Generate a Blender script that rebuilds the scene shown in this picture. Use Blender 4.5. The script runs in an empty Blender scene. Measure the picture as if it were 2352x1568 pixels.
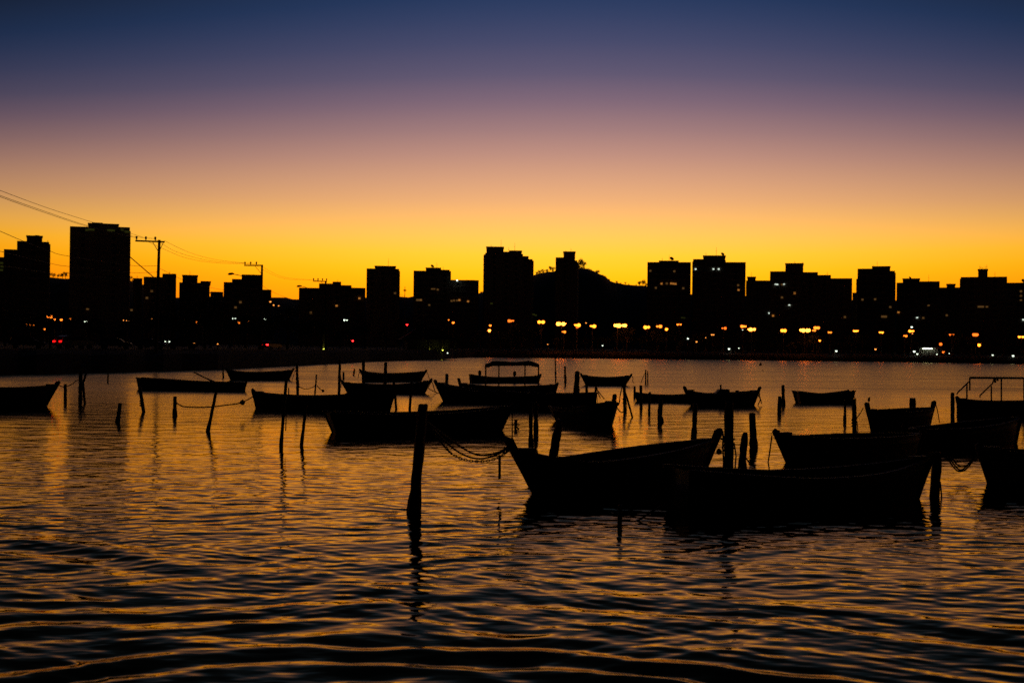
import bpy, math, random
import numpy as np
from mathutils import Vector, Matrix
random.seed(7)
rng = np.random.default_rng(11)

# ------------------------------------------------------------------ camera
H = 3.2                      # eye height above the water
F = 2839.0                   # focal length in units of a 2352 px wide picture
CX, CY, YH = 1176.0, 784.0, 800.0
ROLL = math.radians(0.65)
PITCH = math.atan((YH - CY) / F)
sc = bpy.context.scene
COL = sc.collection
fw = Vector((0, math.cos(PITCH), math.sin(PITCH)))
r0 = Vector((1, 0, 0)); u0 = r0.cross(fw)
R_ = r0 * math.cos(ROLL) + u0 * math.sin(ROLL)
U_ = -r0 * math.sin(ROLL) + u0 * math.cos(ROLL)
cam = bpy.data.cameras.new('camera'); cam.sensor_width = 36.0
cam.lens = 36.0 * F / 2352.0; cam.clip_start = 0.1; cam.clip_end = 9000
co = bpy.data.objects.new('camera', cam); COL.objects.link(co)
M4 = Matrix((R_, U_, -fw)).transposed().to_4x4(); M4.translation = Vector((0, 0, H))
co.matrix_world = M4
cam.dof.use_dof = True; cam.dof.focus_distance = 44.0; cam.dof.aperture_fstop = 2.0
sc.camera = co

# ------------------------------------------------------------------ world: sky after sunset
w = bpy.data.worlds.new('World'); sc.world = w; w.use_nodes = True
nt = w.node_tree; nt.nodes.clear()
def N(t, **k):
    n = nt.nodes.new(t)
    for a, b in k.items(): setattr(n, a, b)
    return n
def Mth(op, a, b=None, clamp=False):
    n = N('ShaderNodeMath', operation=op); n.use_clamp = clamp
    for i, v in enumerate((a, b)):
        if v is None: continue
        if isinstance(v, (int, float)): n.inputs[i].default_value = v
        else: nt.links.new(v, n.inputs[i])
    return n.outputs[0]
GLOW_AZ = math.radians(2.8)
tc = N('ShaderNodeTexCoord')
nrm = N('ShaderNodeVectorMath', operation='NORMALIZE'); nt.links.new(tc.outputs['Generated'], nrm.inputs[0])
sp = N('ShaderNodeSeparateXYZ'); nt.links.new(nrm.outputs[0], sp.inputs[0])
x, y, z = sp.outputs
hl = Mth('MAXIMUM', Mth('SQRT', Mth('ADD', Mth('MULTIPLY', x, x), Mth('MULTIPLY', y, y))), 0.001)
cosd = Mth('DIVIDE', Mth('ADD', Mth('MULTIPLY', x, math.sin(GLOW_AZ)), Mth('MULTIPLY', y, math.cos(GLOW_AZ))), hl)
delta = Mth('MAXIMUM', Mth('SUBTRACT', 1.0, cosd), 0.0)
tanel = Mth('MAXIMUM', Mth('DIVIDE', z, hl), 0.0)
el = Mth('ARCTANGENT', tanel)
dn = Mth('MINIMUM', delta, 0.15); df_ = Mth('MAXIMUM', Mth('SUBTRACT', delta, 0.15), 0.0)
e2 = Mth('MULTIPLY', el, Mth('ADD', 1.0, Mth('MULTIPLY', delta, 4.4)))
e2 = Mth('ADD', Mth('SUBTRACT', e2, Mth('MULTIPLY', dn, 0.44)), Mth('MULTIPLY', df_, 0.12))
e2 = Mth('MAXIMUM', e2, 0.0)
fac = Mth('DIVIDE', e2, 1.6, True)
ramp = N('ShaderNodeValToRGB'); nt.links.new(fac, ramp.inputs[0])
def lin(c): return tuple(((v / 255) / 12.92 if v <= 10.3 else (((v / 255) + .055) / 1.055) ** 2.4) for v in c)
SKY = [  # elevation (rad), linear colour
    (0.000, (1.50, .26, .002)), (0.025, (1.62, .38, .002)), (0.045, (1.62, .51, .002)), (0.060, (1.56, .62, .006)),
    (0.075, (1.46, .66, .035)), (0.090, (1.29, .62, .100)), (0.105, (1.07, .535, .150)), (0.120, (.88, .44, .190)),
    (0.135, (.73, .372, .208)), (0.155, (.54, .282, .214)), (0.175, (.37, .206, .203)), (0.197, (.222, .139, .187)),
    (0.220, (.115, .094, .165)), (0.245, (.060, .066, .144)), (0.265, (.033, .050, .126)), (0.283, (.017, .038, .108)),
    (0.33, (.0090, .0170, .043)), (0.42, (.0040, .0072, .017)), (0.60, (.0019, .0034, .0075)), (1.00, (.0011, .0021, .0048)), (1.6, (.0007, .0018, .005))]
els = ramp.color_ramp.elements
for i, (e, c) in enumerate(SKY):
    el_ = els[i] if i < 2 else els.new(min(1, e / 1.6))
    el_.position = min(1, e / 1.6); el_.color = (*c, 1)
for i, (e, c) in enumerate(SKY):
    els[i].position = min(1, e / 1.6); els[i].color = (*c, 1)
fall = Mth('DIVIDE', 1.0, Mth('ADD', 1.0, Mth('DIVIDE', delta, 0.15)))
mul = N('ShaderNodeVectorMath', operation='SCALE'); nt.links.new(ramp.outputs[0], mul.inputs[0]); nt.links.new(fall, mul.inputs['Scale'])
bg = N('ShaderNodeBackground'); nt.links.new(mul.outputs[0], bg.inputs[0]); bg.inputs[1].default_value = 1.0
# the last physical skylight of a sun already under the horizon
nish = N('ShaderNodeTexSky', sky_type='NISHITA', sun_disc=False)
nish.sun_elevation = math.radians(-4.5); nish.sun_rotation = GLOW_AZ
bg2 = N('ShaderNodeBackground'); nt.links.new(nish.outputs[0], bg2.inputs[0]); bg2.inputs[1].default_value = 0.05
ad = N('ShaderNodeAddShader'); nt.links.new(bg.outputs[0], ad.inputs[0]); nt.links.new(bg2.outputs[0], ad.inputs[1])
out = N('ShaderNodeOutputWorld'); nt.links.new(ad.outputs[0], out.inputs[0])
sc.view_settings.view_transform = 'Standard'; sc.view_settings.look = 'None'
sc.view_settings.exposure = 0.0; sc.view_settings.gamma = 1.0
sc.cycles.use_denoising = False
sc.cycles.max_bounces = 5; sc.cycles.glossy_bounces = 3; sc.cycles.diffuse_bounces = 2
sc.cycles.sample_clamp_indirect = 6.0
sc.cycles.caustics_reflective = False; sc.cycles.caustics_refractive = False

# ------------------------------------------------------------------ geometry helpers
def ray(px, py):
    return (R_ * ((px - CX) / F) - U_ * ((py - CY) / F) + fw)
def water_pt(px, py):
    d = ray(px, py); t = -H / d.z
    return Vector((d.x * t, d.y * t, 0))
def at(px, py, Y):
    d = ray(px, py); t = Y / d.y
    return Vector((d.x * t, Y, H + d.z * t))
def at_hd(px, py, dist):
    d = ray(px, py); t = dist / math.hypot(d.x, d.y)
    return Vector((d.x * t, d.y * t, H + d.z * t))

MATS = {}
def mat(name, base, rough=0.8, var=0.25, scale=3.0, metal=0.0, bump=0.0, emit=None, strength=0.0, spec=0.5):
    if name in MATS: return MATS[name]
    m = bpy.data.materials.new(name); m.use_nodes = True
    t = m.node_tree; b = t.nodes['Principled BSDF']
    b.inputs['Roughness'].default_value = rough; b.inputs['Metallic'].default_value = metal
    b.inputs['Specular IOR Level'].default_value = spec
    if var > 0:
        c = t.nodes.new('ShaderNodeTexCoord'); n = t.nodes.new('ShaderNodeTexNoise')
        n.inputs['Scale'].default_value = scale; n.inputs['Detail'].default_value = 6
        t.links.new(c.outputs['Object'], n.inputs['Vector'])
        r = t.nodes.new('ShaderNodeValToRGB'); t.links.new(n.outputs['Fac'], r.inputs[0])
        r.color_ramp.elements[0].position = .3; r.color_ramp.elements[1].position = .7
        r.color_ramp.elements[0].color = (*[v * (1 - var) for v in base], 1)
        r.color_ramp.elements[1].color = (*[min(1, v * (1 + var)) for v in base], 1)
        t.links.new(r.outputs[0], b.inputs['Base Color'])
        if bump:
            bp = t.nodes.new('ShaderNodeBump'); bp.inputs['Strength'].default_value = bump; bp.inputs['Distance'].default_value = .02
            t.links.new(n.outputs['Fac'], bp.inputs['Height']); t.links.new(bp.outputs[0], b.inputs['Normal'])
    else:
        b.inputs['Base Color'].default_value = (*base, 1)
    if emit:
        b.inputs['Emission Color'].default_value = (*emit, 1); b.inputs['Emission Strength'].default_value = strength
    MATS[name] = m
    return m

class MB:
    def __init__(s): s.v = []; s.f = []
    def add(s, vs, fs):
        o = len(s.v); s.v += [tuple(p) for p in vs]; s.f += [tuple(i + o for i in f) for f in fs]; return s
    def box(s, x0, x1, y0, y1, z0, z1):
        return s.add([(x0,y0,z0),(x1,y0,z0),(x1,y1,z0),(x0,y1,z0),(x0,y0,z1),(x1,y0,z1),(x1,y1,z1),(x0,y1,z1)],
                     [(0,3,2,1),(4,5,6,7),(0,1,5,4),(1,2,6,5),(2,3,7,6),(3,0,4,7)])
    def tube(s, pts, rad, n=8, caps=True, jitter=0.0):
        pts = [Vector(p) for p in pts]; k = len(pts)
        rad = rad if hasattr(rad, '__len__') else [rad] * k
        base = len(s.v); prev = None
        for i, p in enumerate(pts):
            t = (pts[min(i + 1, k - 1)] - pts[max(i - 1, 0)]).normalized()
            a = prev if prev is not None else (Vector((1, 0, 0)) if abs(t.x) < .9 else Vector((0, 1, 0)))
            a = (a - t * a.dot(t)).normalized(); prev = a; b = t.cross(a)
            for j in range(n):
                th = 2 * math.pi * j / n; rr = rad[i] * (1 + (random.uniform(-jitter, jitter) if jitter else 0))
                s.v.append(tuple(p + a * (rr * math.cos(th)) + b * (rr * math.sin(th))))
        for i in range(k - 1):
            for j in range(n):
                q = base + i * n; s.f.append((q + j, q + (j + 1) % n, q + n + (j + 1) % n, q + n + j))
        if caps:
            s.f.append(tuple(base + j for j in reversed(range(n)))); s.f.append(tuple(base + (k - 1) * n + j for j in range(n)))
        return s
    def lathe(s, prof, n=12, c=(0, 0, 0)):
        base = len(s.v)
        for r, z in prof:
            for j in range(n):
                th = 2 * math.pi * j / n; s.v.append((c[0] + r * math.cos(th), c[1] + r * math.sin(th), c[2] + z))
        for i in range(len(prof) - 1):
            for j in range(n):
                q = base + i * n; s.f.append((q + j, q + (j + 1) % n, q + n + (j + 1) % n, q + n + j))
        s.f.append(tuple(base + j for j in reversed(range(n)))); s.f.append(tuple(base + (len(prof) - 1) * n + j for j in range(n)))
        return s
    def mesh(s, name, m, smooth=False):
        me = bpy.data.meshes.new(name); me.from_pydata(s.v, [], s.f); me.materials.append(m)
        if smooth: me.polygons.foreach_set('use_smooth', [True] * len(me.polygons))
        me.update(); return me
    def build(s, name, m, parent=None, smooth=False, label=None, cat=None, group=None, kind=None, origin=None):
        if origin is not None:
            o = Vector(origin); s.v = [tuple(Vector(p) - o) for p in s.v]
        ob = bpy.data.objects.new(name, s.mesh(name, m, smooth)); COL.objects.link(ob)
        if origin is not None: ob.location = origin
        if parent is not None: ob.parent = parent
        return tag(ob, label, cat, group, kind)
def tag(o, label=None, cat=None, group=None, kind=None):
    if label: o['label'] = label
    if cat: o['category'] = cat
    if group: o['group'] = group
    if kind: o['kind'] = kind
    return o
def inst(name, me, parent=None, loc=(0, 0, 0), rz=0, s=1):
    o = bpy.data.objects.new(name, me); COL.objects.link(o); o.location = loc; o.rotation_euler = (0, 0, rz)
    o.scale = (s, s, s) if not hasattr(s, '__len__') else s
    if parent is not None: o.parent = parent
    return o
def empty(name, loc, rz=0, label=None, cat=None, group=None):
    o = bpy.data.objects.new(name, None); COL.objects.link(o); o.location = loc; o.rotation_euler = (0, 0, rz); o.empty_display_size = .3
    return tag(o, label, cat, group)

# ------------------------------------------------------------------ materials
WOOD = mat('weathered_timber', (.085, .062, .045), .85, .5, 9, bump=.6)
PILE = mat('wet_pile', (.05, .04, .032), .7, .5, 8, bump=.8)
ROPE = mat('rope', (.09, .07, .05), .95, .3, 40)
IRON = mat('rusty_chain', (.06, .035, .025), .7, .4, 30, metal=.5)
HULLS = [mat('hull_paint_%s' % k, c, .62, .35, 2.5, bump=.15) for k, c in
         (('navy', (.03, .04, .07)), ('tar', (.025, .022, .02)), ('green', (.03, .055, .045)), ('red', (.08, .025, .02)), ('grey', (.07, .07, .07)))]
RAIL = mat('gunwale_wood', (.12, .08, .05), .7, .3, 6)
CANVAS = mat('canvas', (.10, .09, .08), .95, .2, 4)
CONC = [mat('facade_%d' % i, c, .85, .12, .15) for i, c in enumerate(((.30, .26, .23), (.22, .20, .18), (.36, .31, .27), (.17, .16, .15)))]
SLAB = mat('slab_edge', (.5, .43, .37), .85, .1, .3)
GLASS = mat('window_glass', (.012, .013, .015), .12, 0)
GALV = mat('galvanised', (.14, .13, .12), .6, .2, 2, metal=.3)
POLEM = mat('concrete_pole', (.11, .10, .09), .85, .2, 2)
WIRE = mat('cable', (.03, .03, .03), .7, 0)
BARK = mat('bark', (.07, .05, .035), .9, .3, 5)
LEAF = mat('leaves', (.055, .07, .022), .7, .4, 1.2)
LAND = mat('land', (.03, .026, .021), .95, .4, .08)
ROADM = mat('asphalt', (.05, .05, .05), .85, .2, .6)
KERB = mat('kerb_stone', (.2, .18, .16), .9, .2, 1)
HILLM = mat('hill_scrub', (.03, .03, .016), .95, .5, .03)
SOD = mat('sodium_lamp', (.8, .5, .2), .4, 0, emit=(1.0, .175, .013), strength=3.6)
SODV = [SOD] + [mat('sodium_lamp_%d' % i, (.8, .5, .2), .4, 0, emit=(1.0, g_, .012), strength=st_) for i, (g_, st_) in enumerate(((.15, 2.2), (.20, 6.0)))]
SODH = mat('sodium_lamp_bright', (.8, .5, .2), .4, 0, emit=(1.0, .21, .022), strength=9.0)
SOD2 = mat('sodium_lamp_dim', (.8, .5, .2), .4, 0, emit=(1.0, .19, .013), strength=2.8)
WHT = mat('mercury_lamp', (.8, .8, .8), .4, 0, emit=(.85, 1.0, .8), strength=2.2)
SPK = mat('faint_lamp', (.8, .6, .3), .4, 0, emit=(1.0, .30, .05), strength=2.2)
SPKW = mat('faint_white_lamp', (.8, .8, .7), .4, 0, emit=(.85, 1.0, .75), strength=2.2)
TAIL = mat('tail_light', (.5, .01, .01), .3, 0, emit=(1.0, .004, .004), strength=4.0)
TAILF = mat('far_tail_light', (.5, .01, .01), .3, 0, emit=(1.0, .01, .01), strength=18)
WINW = mat('lit_window_warm', (.6, .5, .3), .4, 0, emit=(1.0, .48, .13), strength=.08)
WINO = mat('lit_window_orange', (.6, .5, .3), .4, 0, emit=(1.0, .36, .06), strength=.34)
WINC = mat('lit_window_cool', (.6, .6, .5), .4, 0, emit=(.85, 1.0, .85), strength=.9)
WING = mat('lit_window_green', (.5, .6, .3), .4, 0, emit=(.75, .85, .12), strength=.018)
PLATE = mat('number_plate', (.55, .50, .40), .5, .1, 4)
CARP = [mat('car_paint_%d' % i, c, .3, 0) for i, c in enumerate(((.10, .10, .11), (.25, .25, .25), (.10, .02, .015), (.03, .03, .035)))]
TYRE = mat('rubber', (.02, .02, .02), .9, 0)

# ------------------------------------------------------------------ the water
def water_mat():
    m = bpy.data.materials.new('sea_water'); m.use_nodes = True; t = m.node_tree; b = t.nodes['Principled BSDF']
    c = t.nodes.new('ShaderNodeTexCoord')
    def L(a, b_): t.links.new(a, b_)
    def noise(scale, detail, sx, rough=.5, dist=0.0, off=0):
        mp = t.nodes.new('ShaderNodeMapping'); mp.inputs['Scale'].default_value = (sx, 1, 1); mp.inputs['Location'].default_value = (off, off * .7, 0)
        mp.inputs['Rotation'].default_value = (0, 0, .12)
        L(c.outputs['Object'], mp.inputs[0]); n = t.nodes.new('ShaderNodeTexNoise')
        n.inputs['Scale'].default_value = scale; n.inputs['Detail'].default_value = detail; n.inputs['Roughness'].default_value = rough
        n.inputs['Distortion'].default_value = dist
        L(mp.outputs[0], n.inputs['Vector']); return n.outputs['Fac']
    def mt(op, a, b_, cl=False):
        n = t.nodes.new('ShaderNodeMath'); n.operation = op; n.use_clamp = cl
        for i, v in enumerate((a, b_)):
            if isinstance(v, (int, float)): n.inputs[i].default_value = v
            else: L(v, n.inputs[i])
        return n.outputs[0]
    s = t.nodes.new('ShaderNodeSeparateXYZ'); L(c.outputs['Object'], s.inputs[0])
    far = t.nodes.new('ShaderNodeMapRange'); far.inputs[1].default_value = 28; far.inputs[2].default_value = 120; L(s.outputs[1], far.inputs[0])
    # height in metres: capillary ripples, wind ripples, and (far off, where the mesh no longer carries them) wavelets
    calm = mt('ADD', .28, mt('MULTIPLY', mt('ADD', noise(.10, 2, .5, off=13), noise(.035, 3, .35, off=31)), .75))
    fine = mt('MULTIPLY', noise(6.5, 1, .45, .5), .0055)
    mid = mt('MULTIPLY', noise(2.4, 1.5, .36, .45, .3, 5), .0125)
    big = mt('MULTIPLY', mt('MULTIPLY', noise(.75, 2, .45, .5, .2, 9), .06), mt('ADD', .0, far.outputs[0]))
    hgt = mt('MULTIPLY', mt('ADD', mt('ADD', fine, mid), big), calm)
    bp = t.nodes.new('ShaderNodeBump'); bp.inputs['Strength'].default_value = 1.0; bp.inputs['Distance'].default_value = 1.0
    L(hgt, bp.inputs['Height'])
    # dark water body under Fresnel-weighted gloss, whose tint paints warm light into reflections
    t.nodes.remove(b); df = t.nodes.new('ShaderNodeBsdfDiffuse'); df.inputs['Color'].default_value = (.004, .0032, .0022, 1)
    gl = t.nodes.new('ShaderNodeBsdfGlossy'); gl.inputs['Color'].default_value = (1.0, .75, .35, 1); rg = t.nodes.new('ShaderNodeMapRange'); rg.inputs[1].default_value = 26; rg.inputs[2].default_value = 110; rg.inputs[3].default_value = .035; rg.inputs[4].default_value = .28
    L(s.outputs[1], rg.inputs[0]); L(mt('MULTIPLY', rg.outputs[0], mt('ADD', .55, mt('MULTIPLY', noise(.16, 3, .3, .55, 0, 17), .9))), gl.inputs['Roughness'])
    fr = t.nodes.new('ShaderNodeFresnel'); fr.inputs['IOR'].default_value = 1.36
    for n_ in (df, gl, fr): L(bp.outputs[0], n_.inputs['Normal'])
    mx = t.nodes.new('ShaderNodeMixShader'); L(fr.outputs[0], mx.inputs[0]); L(df.outputs[0], mx.inputs[1]); L(gl.outputs[0], mx.inputs[2])
    L(mx.outputs[0], t.nodes['Material Output'].inputs['Surface'])
    return m
def build_water():
    rows = [7.0]
    while rows[-1] < 75:
        Y = rows[-1]; rows.append(Y + max(.035, .35 * Y * Y / (1236 * H)))
    fine_n = len(rows)
    while rows[-1] < 520: rows.append(rows[-1] * 1.06)
    Yr = np.array(rows); NC = 620
    u = np.linspace(-1, 1, NC)
    X = u[None, :] * (Yr[:, None] * .50 + 4.0); Y = np.repeat(Yr[:, None], NC, 1)
    dY = np.gradient(Yr)[:, None]; dX = (X[:, 1] - X[:, 0])[:, None]
    Z = np.zeros_like(X)
    Xw = X + .30 * np.sin(.8 * Y + .5 * X) + .12 * np.sin(2.1 * Y - .7 * X + 1.3)
    Yw = Y + .22 * np.sin(.55 * X + .3 * Y) + .13 * np.sin(1.25 * X - .45 * Y + 1) + .06 * np.sin(2.7 * X + .9 * Y + 2)
    r = np.random.default_rng(5)
    for i in range(84):
        lam = .20 * (4.5 ** r.random()) if i < 70 else r.uniform(1.0, 2.6); ang = math.radians(r.normal((66, 114, 94)[i % 3], (16, 16, 36)[i % 3])); ph = r.random() * 6.283
        k = 2 * math.pi / lam; slope = .0088 if i < 70 else .0050
        fade = np.clip((lam / np.maximum(dY, dX) - 3.0) / 3.0, 0, 1)
        # each train comes in loose groups
        gx, gy, gp = r.normal(0, .18), r.normal(0, .25), r.random() * 6.283
        env = np.clip(.6 + .8 * np.sin(X * gx + Y * gy + gp + .6 * np.sin(.5 * X - .3 * Y)), 0, 1.3)
        Z += fade * env * slope / k * np.sin(k * (Xw * math.cos(ang) + Yw * math.sin(ang)) + ph + .5 * np.sin(.35 * X + gp))
    near = np.exp(-((X + 4) / 6.5) ** 2 - ((Y - 13.5) / 4.0) ** 2)      # confused slop at the left, nearest the viewer
    for i in range(10):
        lam = r.uniform(.7, 1.5); ang = math.radians((58, 122)[i % 2] + r.normal(0, 12)); k = 2 * math.pi / lam
        Z += near * .022 / k * np.sin(k * (Xw * math.cos(ang) + Yw * math.sin(ang)) + r.random() * 6.283)
    # wash running in towards the viewer: rings of a passing boat, and a diagonal wash at the left
    def rings(cx, cy, R0, wid, lam, slope, Rdark, right=0):
        rr = np.hypot(X - cx, Y - cy); th = np.arctan2(X - cx, Y - cy)
        wob = .10 * np.sin(6.0 * th + .4) + .07 * np.sin(13 * th + 1.1 + rr) + .035 * np.sin(31 * th - rr)
        env = np.exp(-((rr - R0) / wid) ** 2) * (1 + .35 * np.sin(5 * th + 1.0 + .8 * rr) + .2 * np.sin(14 * th - 1.5 * rr))
        if right: env = env * np.clip((th + .25) / .5, 0, 1)
        k = 2 * math.pi / lam; p = k * (rr + wob - Rdark)
        return env * slope / k * (np.sin(p) - .15 * np.sin(2 * p))
    Z += rings(-.8, 5.85, 6.9, .85, .72, .17, 7.76)
    Z += rings(-.8, 5.85, 10.1, .85, 1.35, .10, 10.25, 1)
    d = (X + 5.66) * .50 + (Y - 18.35) * .866; along = (X + 5.66) * .866 - (Y - 18.35) * .50
    d = d + .16 * np.sin(.9 * along) + .07 * np.sin(2.3 * along)
    Z += np.exp(-(d / 1.0) ** 2) * np.exp(-((along + 1.2) / 3.0) ** 2) * .11 * (1.4 / 6.283) * np.sin(6.283 / 1.4 * d)
    d = (X + 4.5) * -.25 + (Y - 14.5) * .97; along = (X + 4.5) * .97 + (Y - 14.5) * .25
    d = d + .15 * np.sin(1.1 * along) + .06 * np.sin(2.7 * along + 1)
    Z += np.exp(-(d / 1.3) ** 2) * np.exp(-((along) / 3.2) ** 2) * .075 * (.85 / 6.283) * np.sin(6.283 / .85 * d)
    nr = len(rows)
    verts = np.stack([X, Y, Z], -1).reshape(-1, 3)
    a = np.arange((nr - 1) * NC).reshape(nr - 1, NC)[:, :-1].ravel()
    faces = np.stack([a, a + 1, a + NC + 1, a + NC], -1)
    big = np.array([(-1500, -300, -.14), (1500, -300, -.14), (1500, 900, -.14), (-1500, 900, -.14)], float)
    n0 = len(verts); verts = np.vstack([verts, big]); faces = np.vstack([faces, [[n0, n0 + 1, n0 + 2, n0 + 3]]])
    me = bpy.data.meshes.new('water'); me.vertices.add(len(verts)); me.vertices.foreach_set('co', verts.ravel().astype(np.float32))
    me.loops.add(faces.size); me.loops.foreach_set('vertex_index', faces.ravel().astype(np.int32))
    me.polygons.add(len(faces)); me.polygons.foreach_set('loop_start', np.arange(0, faces.size, 4, dtype=np.int32))
    me.polygons.foreach_set('loop_total', np.full(len(faces), 4, np.int32)); me.polygons.foreach_set('use_smooth', np.ones(len(faces), bool))
    me.update(calc_edges=True); me.materials.append(water_mat())
    o = bpy.data.objects.new('water', me); COL.objects.link(o); tag(o, 'rippled dark bay water reflecting the orange dusk sky', kind='structure')
build_water()

# ------------------------------------------------------------------ land: the curving bank and the city ground
GZ = 2.45
SHORE = [(-900, 878), (-400, 868), (0, 861), (250, 855.5), (500, 848.5), (700, 838.5), (850, 830.5), (1000, 826), (1045, 822.5), (1090, 820.5),
         (1400, 823.5), (1700, 827), (2000, 830.5), (2352, 836), (2700, 840), (3200, 846)]
sp_ = []
for i in range(len(SHORE) - 1):
    for k in range(6):
        t_ = k / 6; x_ = SHORE[i][0] * (1 - t_) + SHORE[i + 1][0] * t_; y_ = SHORE[i][1] * (1 - t_) + SHORE[i + 1][1] * t_
        p = water_pt(x_, y_); sp_.append(p * (1 + random.uniform(-.006, .006)))
def shore_dist(px):
    best = None
    for p in sp_:
        a = abs(CX + F * p.x / p.y - px)
        if best is None or a < best[0]: best = (a, p.length)
    return best[1]
mb = MB(); nS = len(sp_); rings_ = [(-2.0, -1.0), (0, .0), (1.6, .9), (4.5, 1.9), (8.0, GZ), (60, GZ), (400, GZ + 1), (3500, GZ + 2)]
for off, z_ in rings_:
    for p in sp_:
        q = p * ((p.length + off) / p.length)
        mb.v.append((q.x, q.y, z_ + (random.uniform(-.25, .25) if .5 < z_ < 2 else 0)))
for i in range(len(rings_) - 1):
    for j in range(nS - 1):
        q = i * nS + j; mb.f.append((q, q + 1, q + nS + 1, q + nS))
mb.build('land', LAND, kind='structure', label='dark built-up ground behind the curving shore')
# the shore road on the near bank, its kerbs
def strip(name, m, o0, o1, z_, j0, j1, th=0.0):
    b = MB()
    for j in range(j0, j1):
        p, q = sp_[j], sp_[j + 1]
        P = [p * ((p.length + o0) / p.length), q * ((q.length + o0) / q.length), q * ((q.length + o1) / q.length), p * ((p.length + o1) / p.length)]
        if th:
            b.add([(v.x, v.y, z_) for v in P] + [(v.x, v.y, z_ + th) for v in P], [(4, 5, 6, 7), (0, 1, 5, 4), (2, 3, 7, 6)])
        else: b.add([(v.x, v.y, z_) for v in P], [(0, 1, 2, 3)])
    b.build(name, m, kind='structure', label={'road': 'shore road running along the near bank', 'kerb': 'low stone kerb beside the shore road', 'sea_wall': 'low sea wall edging the far promenade'}[name])
strip('road', ROADM, 12, 26, GZ + .03, 6, 60)
strip('kerb', KERB, 11.4, 12, GZ + .0, 6, 60, .14)
strip('sea_wall', KERB, 2.0, 2.8, -.5, 56, 89, 1.7)

# hills behind the city
def build_hill():
    RID = [(-500, 660), (0, 655), (90, 642), (130, 637), (165, 641), (290, 641), (315, 655), (400, 690), (560, 684), (640, 684), (700, 689), (930, 683), (1000, 684), (1095, 681), (1150, 664),
           (1215, 640), (1245, 629), (1290, 619), (1335, 616), (1362, 624), (1385, 636), (1402, 648), (1440, 652), (1475, 657), (1500, 662), (1590, 682), (1720, 682), (1960, 690), (2352, 692), (2900, 700)]
    b = MB(); D0 = 1350; nx = 220; ny = 16
    xs = np.linspace(-500, 2900, nx); ys = np.interp(xs, [p[0] for p in RID], [p[1] for p in RID])
    for j in range(ny):
        v = j / (ny - 1) * 2 - 1
        for i in range(nx):
            p = at(xs[i], ys[i], D0); n = random.uniform(-1.2, 1.2) if abs(v) < .9 else 0
            b.v.append((p.x, D0 + v * 420 + 20 * math.sin(xs[i] * .01), GZ - 2 + (p.z - GZ + 2) * math.cos(v * math.pi / 2) ** 1.3 + n))
    for j in range(ny - 1):
        for i in range(nx - 1):
            q = j * nx + i; b.f.append((q, q + 1, q + nx + 1, q + nx))
    b.build('hill', HILLM, smooth=True, kind='structure', label='dark scrub-covered hill rising behind the towers')
build_hill()

# ------------------------------------------------------------------ trees
def tree_meshes(seed, h=8.0, spread=3.2, nleaf=1300):
    r = random.Random(seed); t = MB()
    t.tube([(0, 0, 0), (.1 * r.uniform(-1, 1), .1, h * .22), (.2 * r.uniform(-1, 1), .1, h * .42)], [h * .035, h * .026, h * .02], 7)
    c = MB(); lobes = []
    for i in range(9):
        a = r.uniform(0, 6.28); q = spread * r.uniform(.15, .72)
        lo = Vector((q * math.cos(a), q * math.sin(a), h * r.uniform(.48, .86))); lobes.append((lo, spread * r.uniform(.32, .55)))
        t.tube([(0, .05, h * r.uniform(.28, .4)), lo * .5 + Vector((0, 0, h * .22)), lo], [h * .014, h * .009, h * .003], 5)
    for i in range(nleaf):
        lo, R = r.choice(lobes); d = Vector((r.gauss(0, 1), r.gauss(0, 1), r.gauss(0, 1) * .75)).normalized() * (R * r.random() ** .4 * r.uniform(.8, 1.12))
        p = lo + d; s = r.uniform(.10, .24) * h / 8; n = Vector((r.gauss(0, 1), r.gauss(0, 1), r.gauss(0, 1))).normalized()
        a = n.orthogonal().normalized() * s; b_ = n.cross(a).normalized() * s * .6
        c.add([p - a, p - b_, p + a, p + b_], [(0, 1, 2, 3)])
    return t.mesh('trunk', BARK), c.mesh('crown', LEAF)
TREES = [tree_meshes(s, 8, sprd) for s, sprd in ((1, 3.4), (2, 2.9), (3, 3.8), (4, 2.5))]
def tree(loc, scale, k, label, group, name='leafy_tree'):
    e = empty(name, loc, random.uniform(0, 6.28), label, 'tree', group); e.scale = (scale, scale, scale * random.uniform(.88, 1.1))
    inst('trunk', TREES[k][0], e); inst('crown', TREES[k][1], e)
    return e
# lit trees under lamps (own labels), then the unlit mass
for px, ex, k, s, lab in ((1180, 16, 0, 1.25, 'rounded tree glowing orange under the triple lamp below the twin tower'),
        (1222, 14, 2, 1.15, 'wide tree faintly lit orange right of the triple lamp under the twin tower'),
        (1440, 20, 1, 1.15, 'tree lit faint orange beside the brightest wide lamp cluster'),
        (1510, 22, 0, 1.1, 'dark dome-shaped tree left of the lamp with two heads by slab block'),
        (1556, 20, 2, 1.3, 'broad dome-crowned tree under the two-headed lamp by the dish-topped block'),
        (1868, 18, 0, 1.1, 'tree lit orange below the four-headed lamp under the stepped block'),
        (2189, 22, 1, 1.25, 'tree crown lit bright orange right under its lamp near the white kiosk'),
        (2232, 24, 3, 1.0, 'small tree dimly lit orange below the lamp right of the kiosk')):
    d = shore_dist(px) + ex; tree(at_hd(px, 800, d).xy.to_3d() + Vector((0, 0, GZ - .05)), s, k, lab, 'lamp-lit trees on the far promenade')
tr = random.Random(3)
for i in range(58):
    px = 1060 + i * 23.5 + tr.uniform(-9, 9); d = shore_dist(px) + tr.uniform(26, 70)
    tree(at_hd(px, 800, d).xy.to_3d() + Vector((0, 0, GZ - .05)), tr.uniform(.62, 1.1), tr.randrange(4), 'unlit dark tree in the row along the far promenade', 'unlit trees on the far promenade')
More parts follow.
